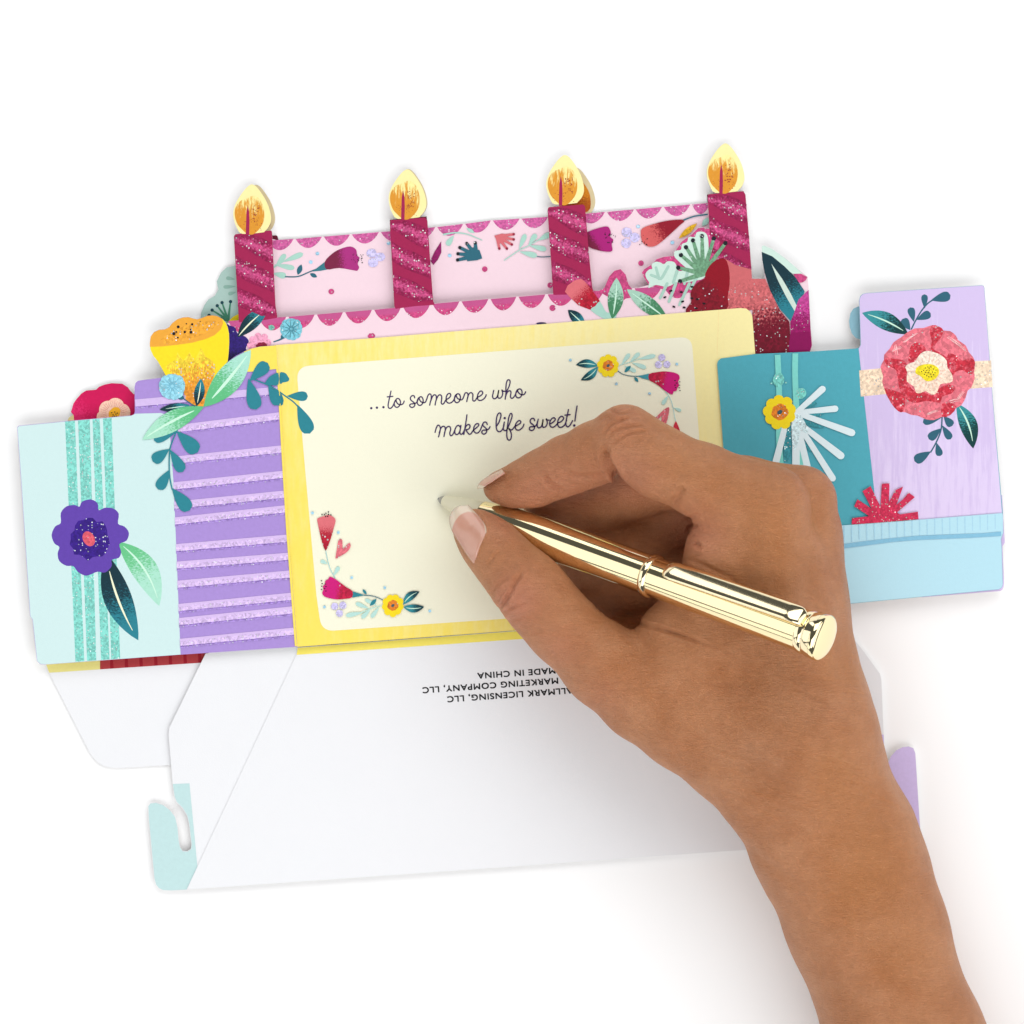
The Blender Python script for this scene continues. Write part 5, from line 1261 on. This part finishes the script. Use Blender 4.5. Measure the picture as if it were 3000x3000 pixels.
Rb = crom(T(th, [(440, 488), (505, 560), (590, 645), (665, 745), (697, 830), (685, 905), (600, 1085), (540, 1295)]), 4)
n_ = len(Lb); mm_ = 22; V = []; F = []; G = []
axA = np.array((1378.0, 1540.0)); axB = np.array((1500.0, 1668.0)); du = (axB-axA)/np.linalg.norm(axB-axA); dq = np.array((-du[1], du[0]))
for i in range(n_):
    for j in range(mm_+1):
        s_ = j/mm_; p = np.array(Lb[i])*(1-s_)+np.array(Rb[i])*s_
        tt = np.dot(p-axA, du)/np.linalg.norm(axB-axA); sd = np.dot(p-axA, dq)
        tt_ = np.clip(tt, -0.5, 1.1)
        R = np.interp(tt_, [-0.5, 0, 0.35, 1], [66, 76, 88, 95]); zc = np.interp(tt_, [-0.5, 0, 1], [222, 232, 274])
        z = zc+math.sqrt(max(R*R-sd*sd, 60))*0.93+1.5-8*max(0, -tt_)
        ed = min(s_, 1-s_)*8; z -= 5*max(0, 1-ed)+ (6 if i >= n_-2 else 0)
        V.append(W(p[0], p[1], z)); ex = ((p[0]-1280)*4.83-450)/228; ey = min(((p[1]-1380)*4.83-905)/312, 0); G.append(0.23+(1-math.hypot(ex, ey))*0.6 if (p[1]-1380)*4.83 < 905 else 0.5)
for i in range(n_-1):
    for j in range(mm_): a = i*(mm_+1)+j; F.append([a, a+1, a+mm_+2, a+mm_+1])
nail = mesh_from('fingernail', V, F, [mn], None, hand, 'thumbnail with pale free edge', smooth=True, g=G)
so = nail.modifiers.new('solid', 'SOLIDIFY'); so.thickness = 3*S; so.offset = -1
# forefinger nail on the far side of the fingertip
No = crom(T(th, [(925, -18), (835, 20), (755, 62), (692, 100), (634, 145), (594, 192), (570, 250)]), 3)
Ni = crom(T(th, [(960, 30), (890, 78), (830, 118), (780, 156), (728, 186), (690, 212), (640, 246)]), 3)
V = []; F = []; G = []
for i in range(len(No)):
    t_ = i/(len(No)-1)
    for j in range(9):
        s_ = j/8; p = np.array(No[i])*(1-s_)+np.array(Ni[i])*s_
        zc = 236-44*t_; R = 70-22*t_
        z = zc+4+(R*0.82)*math.sin(s_*math.pi*0.42)
        V.append(W(p[0], p[1], z)); G.append(0.1 if t_ > 0.86 else 0.6-0.4*t_)
for i in range(len(No)-1):
    for j in range(8): a = i*9+j; F.append([a, a+1, a+10, a+9])
nail2 = mesh_from('fingernail', V, F, [mn], None, hand, 'forefinger nail seen edge-on', smooth=True, g=G)
so = nail2.modifiers.new('solid', 'SOLIDIFY'); so.thickness = 3*S; so.offset = 0
